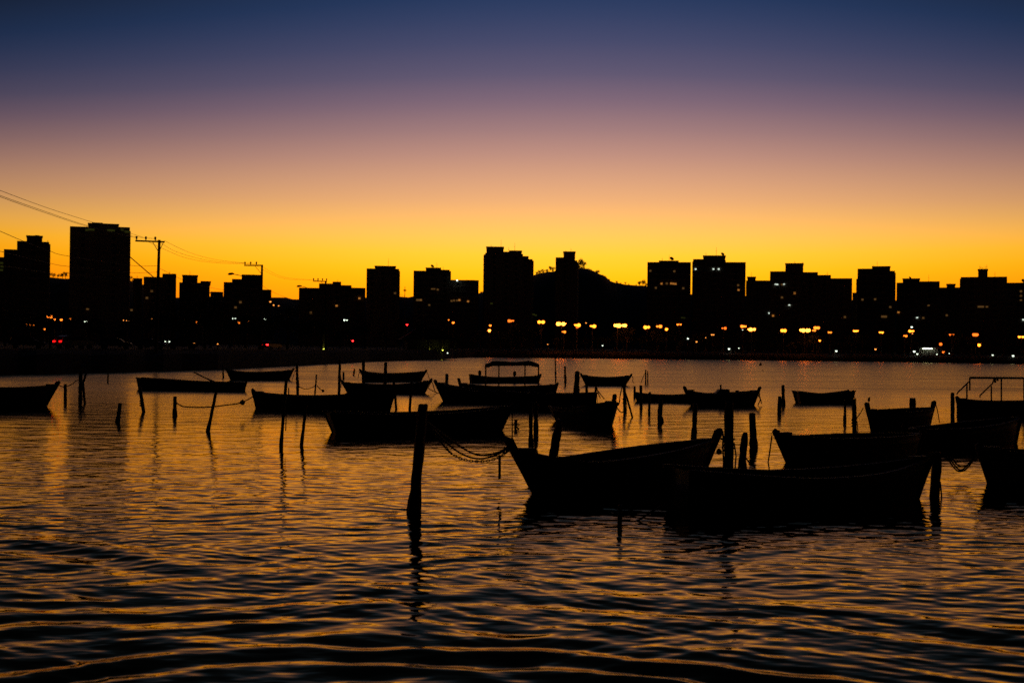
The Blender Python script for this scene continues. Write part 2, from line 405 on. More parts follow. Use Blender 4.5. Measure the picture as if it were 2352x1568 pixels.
for i in range(34):
    px = -20 + i * 32 + tr.uniform(-12, 12); d = shore_dist(px) + tr.uniform(45, 130)
    tree(at_hd(px, 800, d).xy.to_3d() + Vector((0, 0, GZ - .05)), tr.uniform(.7, 1.25), tr.randrange(4), 'unlit dark tree behind the shore road on the near bank', 'unlit trees on the near bank')
for i, (px, py, s) in enumerate(((1226, 637, .8), (1233, 633, 1.0), (1240, 631, 1.2), (1248, 629, 1.1), (1256, 627, 1.0), (1263, 625, 1.2), (1271, 623, 1.0), (1328, 620, 1.6), (1335, 618, 2.2), (1341, 619, 1.7),
        (1350, 623, .8), (1357, 626, .9), (1372, 632, 1.4), (1366, 631, .8), (1386, 640, .8), (1391, 643, .9), (1398, 647, .9), (1470, 658, 1.3), (1477, 659, 1.6), (1483, 660, 1.1),
        (104, 642, 1.1), (113, 641, 1.4), (122, 640, 1.2), (133, 639, 1.0), (143, 640, 1.3), (151, 640, 1.6), (299, 645, 1.2), (306, 650, 1.1), (1100, 683, 1.0), (1106, 683, 1.2))):
    p = at(px, py, 1350); p.z -= 1.2
    lab = {8: 'largest tree on the crest of the hill right of the slim tower', 12: 'lone round tree standing on the right slope of the hill'}.get(i, 'small tree silhouetted on the ridge of the distant hill')
    tree(p, s * .78, i % 4, lab, 'trees on the hill ridge', 'ridge_tree')

for i in range(46):
    px = tr.choice((tr.uniform(1216, 1345), tr.uniform(1216, 1400), tr.uniform(1345, 1480))); py = np.interp(px, [1215, 1245, 1290, 1335, 1362, 1385, 1402, 1440, 1480], [640, 629, 619, 616, 624, 636, 648, 652, 658])
    p = at(px, float(py) + 1, 1350 - tr.uniform(0, 25)); p.z -= 1.5
    tree(p, tr.uniform(.3, .62), tr.randrange(4), 'small tree silhouetted on the ridge of the distant hill', 'trees on the hill ridge', 'ridge_tree')

# ------------------------------------------------------------------ buildings
WIN_ME = MB().box(-.75, .75, -.06, .1, -.65, .65).mesh('window', GLASS)
FRM_ME = None
def win_mesh(m, w_=1.1, h_=.95):
    return MB().box(-w_ / 2, w_ / 2, -.14, .1, -h_ / 2, h_ / 2).mesh('window', m)
LITW = {'w': win_mesh(WINW), 'o': win_mesh(WINO), 'c': win_mesh(WINC, .95, .75), 'g': win_mesh(WING, 1.3, .8), 'x': win_mesh(WINW, 3.0, 1.1)}
def building(label, D, segs, fac_=0, lit=(), bands=True, wx=4, win=True, depth=17, side=None, tops=(), name='apartment_tower', cat='building', winlow=738, skyglow_bays=()):
    """segs: (x0, x1, ytop[, setback]) in picture units at distance D; the first is the main body"""
    D *= 1.5; wx *= 1.4
    x0 = min(s[0] for s in segs if len(s) == 3); x1 = max(s[1] for s in segs if len(s) == 3)
    xc = (x0 + x1) / 2; o = at_hd(xc, 800, D); az = math.atan2(o.x, o.y)
    e = empty(name, (o.x, o.y, GZ - .3), -az, label, cat)
    def th(px): d = ray(px, 790); return math.atan2(d.x, d.y)
    def lx(px): return D * math.tan(th(px) - az)
    def lz(px, py): return at_hd(px, py, D).z - (GZ - .3)
    m = CONC[fac_]
    yaw, q = (math.radians(side[1]), side[2]) if side else (0, 0)
    grp = e
    if side:   # turn the block about the corner nearest the viewer
        xq = x1 - q * (x1 - x0) if side[0] == 'R' else x0 + q * (x1 - x0)
        lq = lx(xq); sg = 1 if side[0] == 'R' else -1
        depth = abs(lx(x1 if side[0] == 'R' else x0) - lq) / math.sin(yaw)
        e.rotation_euler = (0, 0, -az + sg * yaw)
        e.location = o + Vector((math.cos(az) * lq, -math.sin(az) * lq, 0)); e.location.z = GZ - .3
        old = lx
        def lx(px, old=old, lq=lq): return (old(px) - lq) / math.cos(yaw)
    first = True
    for i, s in enumerate(segs):
        a, b_, yt = s[:3]; sb = s[3] if len(s) > 3 else 0
        X0, X1 = lx(a), lx(b_)
        if side and len(s) == 3:
            if side[0] == 'R': X1 = min(X1, 0) if abs(b_ - x1) < .6 else X1
            else: X0 = max(X0, 0) if abs(a - x0) < .6 else X0
        zt = lz((a + b_) / 2, yt)
        if sb:   # rooftop block
            zb = min(lz((a + b_) / 2, t_[2]) for t_ in segs if len(t_) == 3 and t_[0] < (a + b_) / 2 < t_[1])
            mb = MB().box(X0, X1, sb, depth - 1.5, zb - .3, zt); mb.box(X0 - .25, X1 + .25, sb - .25, depth - 1.25, zt, zt + .25)
            mb.build('rooftop_block', m, e); continue
        y0 = .04 * i
        mb = MB().box(X0, X1, y0, depth - .05 * i, 0, zt); mb.box(X0 + .002, X1 - .002, y0 + .001, y0 + .3, zt, zt + .5)
        mb.box(X0 + .002, X0 + .3, y0 + .3, depth - .3, zt, zt + .5); mb.box(X1 - .3, X1 - .002, y0 + .3, depth - .3, zt, zt + .5)
        mb.build('wall', m, e)
        zl = lz((a + b_) / 2, winlow); nf = int((zt - max(zl, 3)) / 3.05); wd = X1 - X0
        for f_ in range(max(nf, 0)):
            zc = zt - 1.9 - f_ * 3.05
            if bands: 
                ob = inst('floor_slab', SLAB_ME, e, ((X0 + X1) / 2, y0, zc - 1.25)); ob.scale = (wd - .6, 1, 1)
            if win and wd > 3:
                n = max(1, int(wd / wx))
                for k in range(n):
                    inst('window', WIN_ME, e, (X0 + wd * (k + .5) / n, y0, zc))
    for xa, xb, yt in skyglow_bays:    # angled bay added to catch side sky glow, from front edge xa back to xb
        a_, b_ = lx(xa), lx(xb); zt = lz(xa, yt); dp = abs(b_ - a_) * 2.6
        MB().add([(a_, .6, 0), (b_, .6 + dp, 0), (a_, .6 + dp, 0), (a_, .6, zt), (b_, .6 + dp, zt), (a_, .6 + dp, zt)],
                 [(0, 1, 4, 3), (1, 2, 5, 4), (2, 0, 3, 5), (3, 4, 5), (0, 2, 1)]).build('skyglow_bay', m, e)
        n_ = int((zt - 6) / 3.05)
        for f_ in range(n_):
            ob = MB().add([(a_, .45, 0), (b_ + (b_ - a_) * .15, .45 + dp, 0), (a_, .45 + dp, 0), (a_, .45, .35), (b_ + (b_ - a_) * .15, .45 + dp, .35), (a_, .45 + dp, .35)],
                          [(0, 1, 4, 3), (1, 2, 5, 4), (2, 0, 3, 5), (3, 4, 5), (0, 2, 1)]).build('balcony_slab', SLAB, e); ob.location.z = zt - 2.9 - f_ * 3.05
    for (px, py, kind) in lit:
        ob = inst('lit_window', LITW[kind], e, (lx(px), -.25, lz(px, py)))
    for t_ in tops:
        kd, px, py0, py1 = t_
        if kd == 'a':
            z0, z1 = lz(px, py0), lz(px, py1)
            mb = MB().tube([(0, 0, 0), (0, 0, z1 - z0)], [.10, .05], 5); mb.box(-.5, .5, -.03, .03, (z1 - z0) * .6, (z1 - z0) * .6 + .06)
            mb.build('antenna', GALV, e).location = (lx(px), depth * .4, z0)
        if kd == 'd':
            z0 = lz(px, py0); R = (py0 - py1) * D / F * .5
            mb = MB(); mb.lathe([(R * .05, -.02), (R * .5, R * .10), (R * .85, R * .3), (R, R * .45), (R * .97, R * .45), (R * .8, R * .3), (R * .4, R * .1)], 14)
            ob = mb.build('dish', GALV, e); ob.location = (lx(px), depth * .4, z0 + R); ob.rotation_euler = (.9, 0, .6)
            MB().tube([(0, 0, 0), (0, .1, R)], .09, 6).build('dish_mount', GALV, e).location = (lx(px), depth * .4, z0)
        if kd == 'b':
            z0, z1 = lz(px, py0), lz(px, py1); R = .9
            MB().box(-R, R, -R, R, 0, (z1 - z0)).build('water_tank', m, e).location = (lx(px), depth * .4, z0)
        if kd == 'r':   # roof railing from px to py0 at height py1
            xa, xb = lx(px), lx(py0); z0 = lz((px + py0) / 2, py1); mb = MB()
            mb.box(xa, xb, .5, .58, z0 - .1, z0); n = int((xb - xa) / 1.2)
            for k in range(n + 1): mb.box(xa + (xb - xa) * k / n - .04, xa + (xb - xa) * k / n + .04, .5, .58, z0 - 1.6, z0 - .1)
            mb.build('railing', GALV, e)
    return e
SLAB_ME = MB().box(-.5, .5, -.45, .1, -.16, .16).mesh('floor_slab', SLAB)

building('low block with green windows cut by the left picture edge', 395, [(-60, 7, 592)], 1, lit=((1, 604, 'g'), (2, 612, 'g'), (1, 620, 'g')), bands=False)
building('dark plain block squeezed behind the leftmost tower', 420, [(6, 40, 575)], 3, bands=False, depth=10)
building('balconied tower with water tank block near the left edge', 380, [(36, 110, 557), (58, 94, 541, 3)], 1, wx=5, tops=(('b', 82, 540, 538), ('a', 107, 557, 549)), depth=14, skyglow_bays=((110, 113, 560),))
building('tallest wide tower at the left with green-lit top floor', 400, [(157, 217, 523), (217, 222, 526), (222, 295, 523), (199, 269, 513, 3), (209, 231, 511, 3)], 2,
         lit=((196, 528, 'g'), (203, 527, 'g'), (210, 527.5, 'g'), (246, 529, 'g'), (252, 529, 'g'), (257, 529.5, 'g'), (277, 528, 'g'), (286, 532, 'g'), (291, 532.5, 'g'), (200, 709, 'w')), wx=5, depth=16, skyglow_bays=((295, 297, 530),))
building('small slim block right of the tallest left tower', 430, [(304, 325, 641)], 3, bands=False, lit=((294, 716, 'w'), (301, 712, 'w')), tops=(('a', 313, 641, 631),), depth=8)
building('low block with raised right half behind the first utility pole', 420, [(328, 371, 638), (371, 403, 631)], 0, lit=((347, 668, 'w'), (336, 684, 'w')), tops=(('a', 388, 631, 620), ('b', 382, 631, 628), ('b', 397, 631, 627)))
building('flat block topped by an open rooftop frame between the utility poles', 430, [(410, 460, 651), (460, 480, 652), (417, 452, 632, 2), (460, 482, 646.5, .5)], 1, tops=(('a', 434, 632, 620), ('b', 432, 632, 630)), wx=5)
building('lowest block tucked beside the second utility pole', 470, [(482, 511, 672)], 3, bands=False)
building('stepped block behind the second utility pole with street lamp', 400, [(512, 531, 650), (531, 553, 643), (553, 600, 633)], 1, lit=((551, 694, 'w'), (540, 706, 'w')), tops=(('a', 580, 633, 628), ('b', 521, 650, 647)))
building('little low house block right of the second utility pole', 480, [(601, 622, 667)], 3, bands=False, win=False)
building('long low block with stepped gabled roofs left of the square tower', 430, [(685, 731, 663), (731, 762, 653), (762, 782, 649), (782, 806, 657), (806, 838, 663)], 0, wx=6, lit=((772, 702, 'o'), (824, 685, 'o'), (713, 718, 'w')), tops=(('a', 774, 649, 640),))
building('square tower with wide penthouse and single antenna', 450, [(840, 915, 619), (859, 907, 611, 2)], 2, bands=False, lit=((906, 673, 'w'),), tops=(('a', 890, 611, 591),), skyglow_bays=((915, 917, 622),))
building('office block with satellite dish and lower right wing', 470, [(948, 1034, 624), (1034, 1098, 645), (976, 1010, 615, 2), (1010, 1030, 620, 2), (1069, 1088, 643.5, 2)], 1,
         lit=((991, 663, 'w'), (996, 663, 'w'), (1004, 665, 'w'), (961, 689, 'x'), (966, 689, 'w'), (1036, 691, 'w'), (1042, 690, 'w'), (1049, 690, 'w'), (1054, 689, 'o'), (1074, 692, 'o'), (985, 700, 'w')),
         tops=(('d', 990, 615, 606), ('a', 1001, 615, 601), ('a', 1016, 620, 611)), wx=5)
building('tallest central twin tower with two rooftop blocks and antennas', 470, [(1112, 1154, 583), (1154, 1168, 580), (1168, 1199, 585), (1199, 1212, 590), (1212, 1221, 597), (1114.6, 1154, 567, 1), (1168, 1196, 576, 1)], 2,
         lit=((1128, 697, 'g'), (1225, 722, 'g'), (1230, 724, 'g')), tops=(('a', 1148, 567, 548), ('a', 1166, 580, 565), ('a', 1180, 576, 556), ('a', 1125, 567, 559)), wx=6, winlow=735, skyglow_bays=((1112, 1108, 584), (1221, 1224, 598)))
building('slim tower standing in front of the wooded hill', 480, [(1274, 1318, 593), (1318, 1324, 600), (1292, 1319, 578, 1)], 2, tops=(('a', 1297, 578, 572), ('a', 1309, 578, 568)), wx=7, skyglow_bays=((1324, 1327.5, 602),))
building('office block with pale dish and red-lit window row', 460, [(1485, 1585, 604), (1512, 1556, 599, 2)], 3,
         lit=((1518, 651.5, 'o'), (1530, 651, 'w'), (1540, 651, 'o'), (1545, 651.5, 'o'), (1550, 652, 'o'), (1568, 662, 'w'), (1505, 661, 'w'), (1492, 622, 'w'), (1547, 623, 'w'), (1566, 730, 'g'), (1571, 730.5, 'g')), tops=(('d', 1540, 599, 588), ('a', 1535, 599, 583), ('a', 1519, 599, 590)), wx=6)
building('tall broad tower with bright rooftop lights and dish', 465, [(1590, 1613, 597), (1613, 1665, 600), (1665, 1711, 604), (1613, 1664, 587, 2)], 1,
         lit=((1637, 618, 'c'), (1649, 618, 'c'), (1596, 618, 'c'), (1695, 666, 'o'), (1694, 655, 'w')), tops=(('d', 1657, 587, 578), ('a', 1643, 587, 566), ('a', 1619, 587, 578), ('r', 1666, 1699, 602.5)), wx=6, skyglow_bays=((1590, 1588, 600),))
building('low flat block between the broad tower and the stepped block', 500, [(1712, 1767, 646), (1715, 1734, 636, 1)], 3, bands=False, lit=((1766, 719, 'c'),), tops=(('a', 1724, 636, 624),), wx=6)
building('long stepped block with bright white top-floor lights', 460, [(1767, 1802, 625), (1802, 1843, 621), (1843, 1877, 627), (1877, 1907, 633.5), (1907, 1956, 641), (1802, 1843, 605, 1)], 0,
         lit=((1780, 652, 'c'), (1784, 653, 'c'), (1799, 652, 'c'), (1795, 653, 'w'), (1824, 673, 'o'), (1795, 683, 'w'), (1812, 700, 'c'), (1775, 725, 'o'), (1940, 728, 'w')), tops=(('a', 1823, 605, 597), ('a', 1841, 605, 599), ('a', 1899, 633, 622), ('b', 1892, 633, 630)), wx=7)
building('narrow tower with stepped balconies on its left edge', 470, [(1968, 2002, 619), (2002, 2043, 620), (2043, 2054, 624), (2002, 2043, 612, 1)], 3,
         lit=((1980, 688, 'w'), (2009, 687, 'w'), (2044, 705, 'w'), (2030, 727, 'x')), tops=(('a', 2013, 612, 598), ('a', 2004, 612, 606)), wx=5, skyglow_bays=((1968, 1965, 640), (2054, 2056, 626)))
building('low shoulder block tucked left of the narrow balconied tower', 490, [(1957, 1969, 674)], 3, bands=False, win=False)
building('flat block with curled rooftop mast left of the antenna block', 480, [(2058, 2111, 651), (2111, 2157, 648), (2072, 2111, 640, 1)], 1, lit=((2063, 717, 'o'), (2106, 729, 'c'), (2120, 730, 'w'), (2132, 701, 'w')), tops=(('d', 2088, 640, 634), ('a', 2132, 648, 629)), wx=6)
building('lower block with small rooftop box left of antenna block', 500, [(2157, 2204, 662), (2173, 2193, 652.5, 1)], 3, bands=False, tops=(('a', 2181, 652, 649),), wx=6, lit=((2174, 724, 'w'),))
building('wide block crowned by a mast tower bristling with antennas', 450, [(2205, 2312, 638), (2245, 2267, 618, 3)], 0, lit=((2252, 705, 'x'), (2266, 705, 'w')),
         tops=(('a', 2249, 618, 607), ('a', 2252, 618, 610), ('a', 2256, 618, 611), ('a', 2261, 618, 608), ('a', 2265, 618, 606), ('a', 2284, 638, 622)), wx=7, skyglow_bays=((2205, 2203, 640),))
building('block cut by the right picture edge', 470, [(2312, 2420, 651)], 1, lit=((2344, 669, 'w'), (2344, 679, 'w'), (2344, 690, 'w'), (2350, 734, 'c')), tops=(('d', 2349, 651, 640),), wx=6)

# ------------------------------------------------------------------ lamps
GLOBE = MB().lathe([(.05, -.30), (.24, -.26), (.34, -.12), (.36, .0), (.30, .14), (.12, .2)], 10)
def bulb_mesh(m, r): 
    g = MB(); g.lathe([(.03 * r, -.55 * r), (.22 * r, -.49 * r), (.34 * r, -.33 * r), (.38 * r, -.14 * r), (.33 * r, .05 * r), (.18 * r, .16 * r)], 10); return g.mesh('bulb', m, True)
BULBS = {'S': bulb_mesh(SOD, 1.45), 'S1': bulb_mesh(SODV[1], 1.3), 'S2': bulb_mesh(SODV[2], 1.55), 'B': bulb_mesh(SODH, 1.8), 'D': bulb_mesh(SOD2, 1.2), 'W': bulb_mesh(WHT, .9), 's': bulb_mesh(SPK, .8), 'w': bulb_mesh(SPKW, .8), 'R': bulb_mesh(TAILF, .75)}
HOOD = MB().lathe([(.42, 0), (.40, .08), (.26, .18), (.08, .24)], 10).mesh('lamp_head', GALV)
def lamp(px, py, D, offs, kind, label, group='street lamps on the far promenade', name='street_lamp'):
    """offs: sideways offsets of the heads in picture units"""
    p = at_hd(px, py, D); az = math.atan2(p.x, p.y); hgt = p.z - GZ
    e = empty(name, (p.x, p.y, GZ), -az, label, 'street lamp', group)
    s = D / F; k = max(.35, min(1, D / 420))
    MB().tube([(0, 0, -.05), (0, 0, hgt * .5), (0, 0, hgt + .25)], [.16, .12, .08], 7).build('pole', GALV, e)
    lo, hi = min(offs) * s, max(offs) * s
    if hi - lo > .3: MB().box(lo, hi, -.06, .06, hgt + .16, hgt + .26).build('crossarm', GALV, e)
    if kind == 'S': kind = random.choice(('S', 'S1', 'S2'))
    for o_ in offs:
        h_ = inst('lamp_head', HOOD, e, (o_ * s, 0, hgt + .05), 0, k); inst('bulb', BULBS[kind], h_, (0, 0, 0), 0, random.uniform(.55, 1.15))
    return e
FARP = 'street lamps on the far promenade'; NEARP = 'street lamps on the near bank'
for px, py, ex, offs, kind, lab in (
    (1126, 746, 30, (0,), 'S', 'small single orange lamp above the bright ball lamp left of the twin tower'),
    (1124, 758, 14, (0,), 'B', 'low bright single orange lamp near the spit end'),
    (1174, 735.5, 18, (-4.5, 0, 4.5), 'S', 'triple-headed orange lamp in front of the central twin tower'),
    (1243, 738, 22, (-4.5, 0, 4.5), 'S', 'triple-headed orange lamp between twin tower and slim tower'),
    (1290, 742, 10, (-8, -5, 0, 4, 8), 'B', 'very bright five-headed orange lamp under the slim tower'),
    (1325.5, 745, 20, (-4, 0, 4), 'S', 'triple-headed orange lamp right of the slim tower'),
    (1325.7, 750, 34, (0,), 'S', 'single orange lamp just under the triple lamp right of slim tower'),
    (1361, 747.5, 24, (-4, 0, 4), 'S', 'triple-headed orange lamp under the wooded hill'),
    (1418, 746, 12, (-5, 0, 4), 'B', 'left lamp of the brightest wide cluster below the hill slope'),
    (1432, 746, 10, (-5, 0, 4), 'B', 'right lamp of the brightest wide cluster below the hill slope'),
    (1486, 750, 20, (-3.5, 0, 3.5), 'S', 'triple-headed orange lamp at the left foot of dish-topped office block'),
    (1513.5, 748, 26, (-3.5, 3.5), 'S', 'two-headed orange lamp beneath the dish-topped office block'),
    (1531, 755, 30, (0,), 'S', 'lower single orange lamp beneath the dish-topped office block'),
    (1560, 744, 24, (-3.2, 3.2), 'S', 'two-headed orange lamp above the broad dome-crowned tree'),
    (1662.5, 752.6, 30, (-3, 3), 'S', 'two-headed orange lamp in front of the tall broad tower'),
    (1708, 748, 30, (-4, 0, 4), 'S', 'triple-headed orange lamp at the right foot of the broad tower'),
    (1726.5, 755, 8, (-6, -2, 2, 6), 'B', 'very bright four-headed orange lamp right of the broad tower'),
    (1799.5, 757.7, 28, (-3, 3), 'S', 'two-headed orange lamp below the left of the stepped block'),
    (1848, 757, 12, (-8, -3, 2, 6, 9), 'B', 'wide five-headed orange lamp below the middle of the stepped block'),
    (1869.6, 758, 26, (-2, 2), 'S', 'two-headed orange lamp close right of the wide five-headed one'),
    (1876, 751.5, 34, (-3.5, 0, 3.5), 'S', 'taller triple orange lamp right of the wide five-headed one'),
    (1906, 762, 26, (-2, 2), 'D', 'dimmer two-headed orange lamp below the right of the stepped block'),
    (1883, 781, 14, (0,), 'S', 'low single orange lamp below the stepped block'),
    (1966, 758.6, 14, (-3.5, 0, 3.5), 'S', 'triple-headed orange lamp at the left foot of the balconied tower'),
    (2024, 762, 24, (-2.5, 2.5), 'S', 'two-headed orange lamp under the narrow balconied tower'),
    (2094, 750, 34, (0,), 'W', 'single white lamp above the orange lamp under the curled mast block'),
    (2093.5, 759, 20, (-3.5, 0, 3.5), 'S', 'triple-headed orange lamp under the curled mast block'),
    (2079, 770, 24, (-2, 2), 'D', 'small dim two-headed orange lamp left of the kiosk'),
    (2186, 767, 22, (-3.2, 3.2), 'S', 'two-headed orange lamp over the brightly lit tree'),
    (2160.7, 789, 16, (0,), 'S', 'low single orange lamp above the kiosk'),
    (2241, 767.3, 24, (-3.5, 0, 2.5), 'S', 'triple-headed orange lamp under the antenna block'),
    (2249, 791, 14, (0,), 'S', 'low single orange lamp under the antenna block'),
    (2345.5, 772, 22, (-3.5, 3.5), 'S', 'two-headed orange lamp near the right picture edge'),
    (1580, 776.7, 16, (0,), 'W', 'single white lamp right of the broad dome-crowned tree'),
    (1674.5, 800, 10, (0,), 'W', 'low white lamp near the water under the broad tower'),
    (1697, 799, 12, (0,), 'w', 'faint low white lamp right of the one under the broad tower'),
    (1384, 793, 10, (0,), 'W', 'low white lamp below the wooded hill'),
    (1921, 805, 8, (0,), 'W', 'low bright white lamp near the water under the stepped block'),
    (2280, 814.6, 8, (0,), 'w', 'faint white lamp near the water under the antenna block'),
    (2327, 816, 8, (0,), 'W', 'white lamp near the water by the right edge'),
    (2095, 765, 60, (0,), 's', 'faint orange lamp behind the triple lamp under the mast block'),
    (1295, 761, 30, (-3, 2), 'D', 'small double orange lamp right below the five-headed lamp'),
    (1346, 741, 60, (0,), 's', 'faint orange lamp between two triple lamps right of slim tower'),
    (1258, 790, 12, (0,), 's', 'faint low orange lamp left of the five-headed lamp'),
    (1621, 775, 30, (0,), 's', 'faint orange lamp right of the white lamp by the dome tree'),
    (1637, 768, 40, (-2, 2), 's', 'faint double orange lamp in front of the broad tower'),
    (1706, 757, 30, (0,), 'w', 'faint white lamp under the triple lamp at the broad tower'),
    (1600, 784, 24, (0,), 's', 'faint orange lamp low between dome tree and broad tower'),
    (2011, 801, 10, (0,), 's', 'faint low orange lamp below the narrow balconied tower'),
    (1041, 739.5, 60, (0,), 'S', 'white-hot single lamp below the office block wing'),
    (1030.5, 734, 80, (0,), 'D', 'small orange lamp above left of the one below the office wing')):
    lamp(px, py, shore_dist(px) + ex, offs, kind, lab, FARP)
for px, py, D, offs, kind, lab in (
    (69.5, 745.5, 250, (-6.5, 0, 6.5), 'D', 'triple-headed orange lamp at the far left above the moving car'),
    (101.7, 755, 240, (0,), 'D', 'low single orange lamp left above the red-lit car'),
    (114, 726, 300, (-3, 3), 'D', 'two-headed orange lamp between the two left towers'),
    (125, 732.5, 300, (0,), 'D', 'single orange lamp just right of the two-headed one by left towers'),
    (140.6, 733, 310, (0,), 'D', 'single orange lamp left of the tallest left tower'),
    (161, 731, 310, (0,), 'D', 'single orange lamp at the left foot of the tallest left tower'),
    (284, 735, 330, (0,), 's', 'faint orange lamp at the right foot of the tallest left tower'),
    (293, 736, 330, (-1, 2), 's', 'faint double orange lamp right of the tallest left tower'),
    (350, 732, 330, (0,), 's', 'faint orange lamp behind the first utility pole'),
    (451, 739, 300, (0,), 'D', 'bright single orange lamp below the open rooftop frame block'),
    (465, 732, 310, (0,), 'D', 'single orange lamp right of the bright one below the rooftop frame'),
    (538, 731, 310, (-3, 3), 'W', 'two-headed white lamp left of the second utility pole'),
    (549, 740, 300, (0,), 'D', 'single orange lamp right under the two-headed white lamp'),
    (568, 737, 305, (0,), 'D', 'single orange lamp nearest the second utility pole'),
    (791, 734, 360, (0,), 'W', 'single white lamp below the long low block'),
    (797, 734.5, 380, (0,), 'w', 'faint white lamp beside the single white one below the low block'),
    (608, 732, 330, (-1.5, 1.5), 'w', 'faint double white lamp right of the second utility pole'),
    (340, 784, 230, (0,), 's', 'faint low orange lamp left of the first utility pole base'),
    (446, 788, 220, (0,), 's', 'faint low orange lamp between the utility poles'),
    (500, 789.5, 215, (0,), 's', 'faint low orange lamp midway before the second utility pole'),
    (412, 784, 240, (-2, 3), 'w', 'faint double white lamp low between the utility poles'),
    (385, 784, 240, (-5, 4), 'w', 'faint wide double white lamp right of the first utility pole'),
    (621, 692, 420, (0,), 's', 'faint orange lamp high on slope right of second utility pole'),
    (628.5, 700, 400, (0,), 's', 'second faint orange lamp on slope right of second utility pole'),
    (640, 702, 400, (0,), 's', 'third faint orange lamp on slope right of second utility pole'),
    (197, 737, 330, (-2, 3), 'w', 'faint greenish double lamp under the tallest left tower'),
    (1002, 810, 335, (0,), 'w', 'left small white lamp on the spit by the pavilion'),
    (1028, 810, 345, (0,), 'w', 'right small white lamp on the spit by the pavilion')):
    lamp(px, py, D, offs, kind, lab, NEARP)

# rooftop floodlight on the office wing
p = at_hd(1050, 643.5, 468 * 1.5)
e = empty('floodlight', (p.x, p.y, p.z - .6), 0, 'bright floodlight on the roof of the office block wing', 'floodlight')
MB().box(-.08, .08, -.08, .08, -.6, .5).build('bracket', GALV, e); inst('bulb', bulb_mesh(WHT, 1.2), e, (0, -.1, .65))

# ------------------------------------------------------------------ utility poles and wires
def utility_pole(px_top, py_top, px_base, D, arm, arm_y, label, lampspec=None, braces=True):
    top = at(px_top, py_top, D); base = at(px_base, 800, D); base.z = GZ - .3
    e = empty('utility_pole', base, 0, label, 'utility pole', 'utility poles along the shore road')
    def L(p): return Vector(p) - base
    MB().tube([L(base), L(base.lerp(top, .5)), L(top)], [.26, .21, .16], 10).build('pole', POLEM, e)
    a, b_ = at(arm[0], arm_y[0], D - .25), at(arm[1], arm_y[1], D - .25); A, B = L(a), L(b_)
    d = (B - A).normalized()
    MB().tube([A, B], .11, 6).build('crossarm', WOOD, e)
    for t_ in (.04, .36, .68, .97)[:4 if arm[1] - arm[0] > 30 and label.startswith('far') else 3]:
        q = A.lerp(B, t_)
        MB().lathe([(.05, 0), (.05, .12), (.13, .18), (.09, .28), (.15, .36), (.08, .5)], 8).build('insulator', GALV, e).location = q + Vector((0, 0, .08))
    if braces:
        pt = L(base.lerp(top, .955)); 
        for t_ in (.58, .97): MB().tube([A.lerp(B, t_), pt - Vector((0, .15, .9))], .04, 5).build('brace', GALV, e)
    if lampspec:
        pts = [L(at(x_, y_, D - .3)) for x_, y_ in lampspec]
        MB().tube(pts, .06, 6).build('lamp_arm', GALV, e)
        h_ = MB().add(*head_shape()).build('lamp_head', GALV, e); h_.location = pts[0]
    return e
def head_shape():
    b = MB(); b.tube([(-.75, 0, -.05), (-.45, 0, .02), (.0, 0, .08), (.25, 0, .06)], [.06, .2, .17, .07], 8); return b.v, b.f
PD = (150, 196, 238)
utility_pole(366, 551, 358, PD[0], (311, 378), (553, 555.5), 'nearest utility pole with long lopsided crossarm before the low blocks', ((270, 581), (283, 582), (295, 587), (352, 636), (362, 640)))
utility_pole(602, 608, 598, PD[1], (561, 602), (609.5, 609.5), 'second utility pole with crossarm reaching left and a lamp arm', ((534, 629.5), (545, 631), (556, 634), (600, 650)))
utility_pole(748, 645, 749, PD[2], (719, 751), (645.5, 646.5), 'farthest utility pole rising over the long low block', ((690, 657.5), (700, 659), (710, 663), (747, 676)))
p = at(534, 631, PD[1] - .3); 
def wire(label, pts, r=.03, group='overhead cables'):
    """pts: (x, y, distance) knots, smoothed"""
    P = [at(*q) for q in pts]; out_ = []
    for i in range(len(P) - 1):
        p0, p1, p2, p3 = P[max(i - 1, 0)], P[i], P[i + 1], P[min(i + 2, len(P) - 1)]
        for k in range(8):
            t_ = k / 8
            out_.append(.5 * ((2 * p1) + (p2 - p0) * t_ + (2 * p0 - 5 * p1 + 4 * p2 - p3) * t_ ** 2 + (3 * p1 - p0 - 3 * p2 + p3) * t_ ** 3))
    out_.append(P[-1])
    MB().tube(out_, r * .6, 5).build('overhead_cable', WIRE, None, True, label, 'cable', group, origin=out_[0])
wire('highest overhead cable sweeping in from the left to the nearest pole', [(-80, 405, 70), (0, 437.5, 82), (110, 478, 102), (211, 510, 122), (300, 536, 138), (336, 548, 150)])
wire('middle overhead cable from the left edge to the nearest pole', [(-80, 415, 70), (0, 449, 82), (110, 488, 102), (200, 518, 121), (300, 542, 138), (359, 548.5, 150)])
wire('third overhead cable just under the middle one from the left', [(-80, 417.5, 70), (0, 452, 82), (110, 491, 102), (200, 520, 121), (290, 541, 138), (313, 547, 150)])
wire('thick low cable from left edge past both left towers to pole', [(-60, 506, 72), (0, 531, 82), (54, 554, 93), (113, 576, 105), (155, 588, 115), (295, 609, 140), (340, 611, 148), (362, 610, 150)], .035)
wire('lower cable crossing behind the left towers to pole', [(-60, 562, 72), (0, 577, 82), (60, 592, 95), (113, 604, 105), (157, 612, 116), (300, 626, 140), (362, 625, 150)])
wire('lowest faint cable running toward the low blocks on the left', [(-60, 600, 72), (113, 627, 105), (150, 633, 116), (295, 639, 140), (360, 640, 150)], .02)
wire('upper cable sagging from nearest pole to second pole', [(378, 553, 150), (410, 569, 158), (450, 585, 168), (500, 597, 180), (562, 604, 196)], .03)
wire('middle cable sagging from nearest pole to second pole', [(359, 551, 150), (400, 576, 158), (450, 592, 168), (500, 601, 180), (576, 605, 196)], .03)
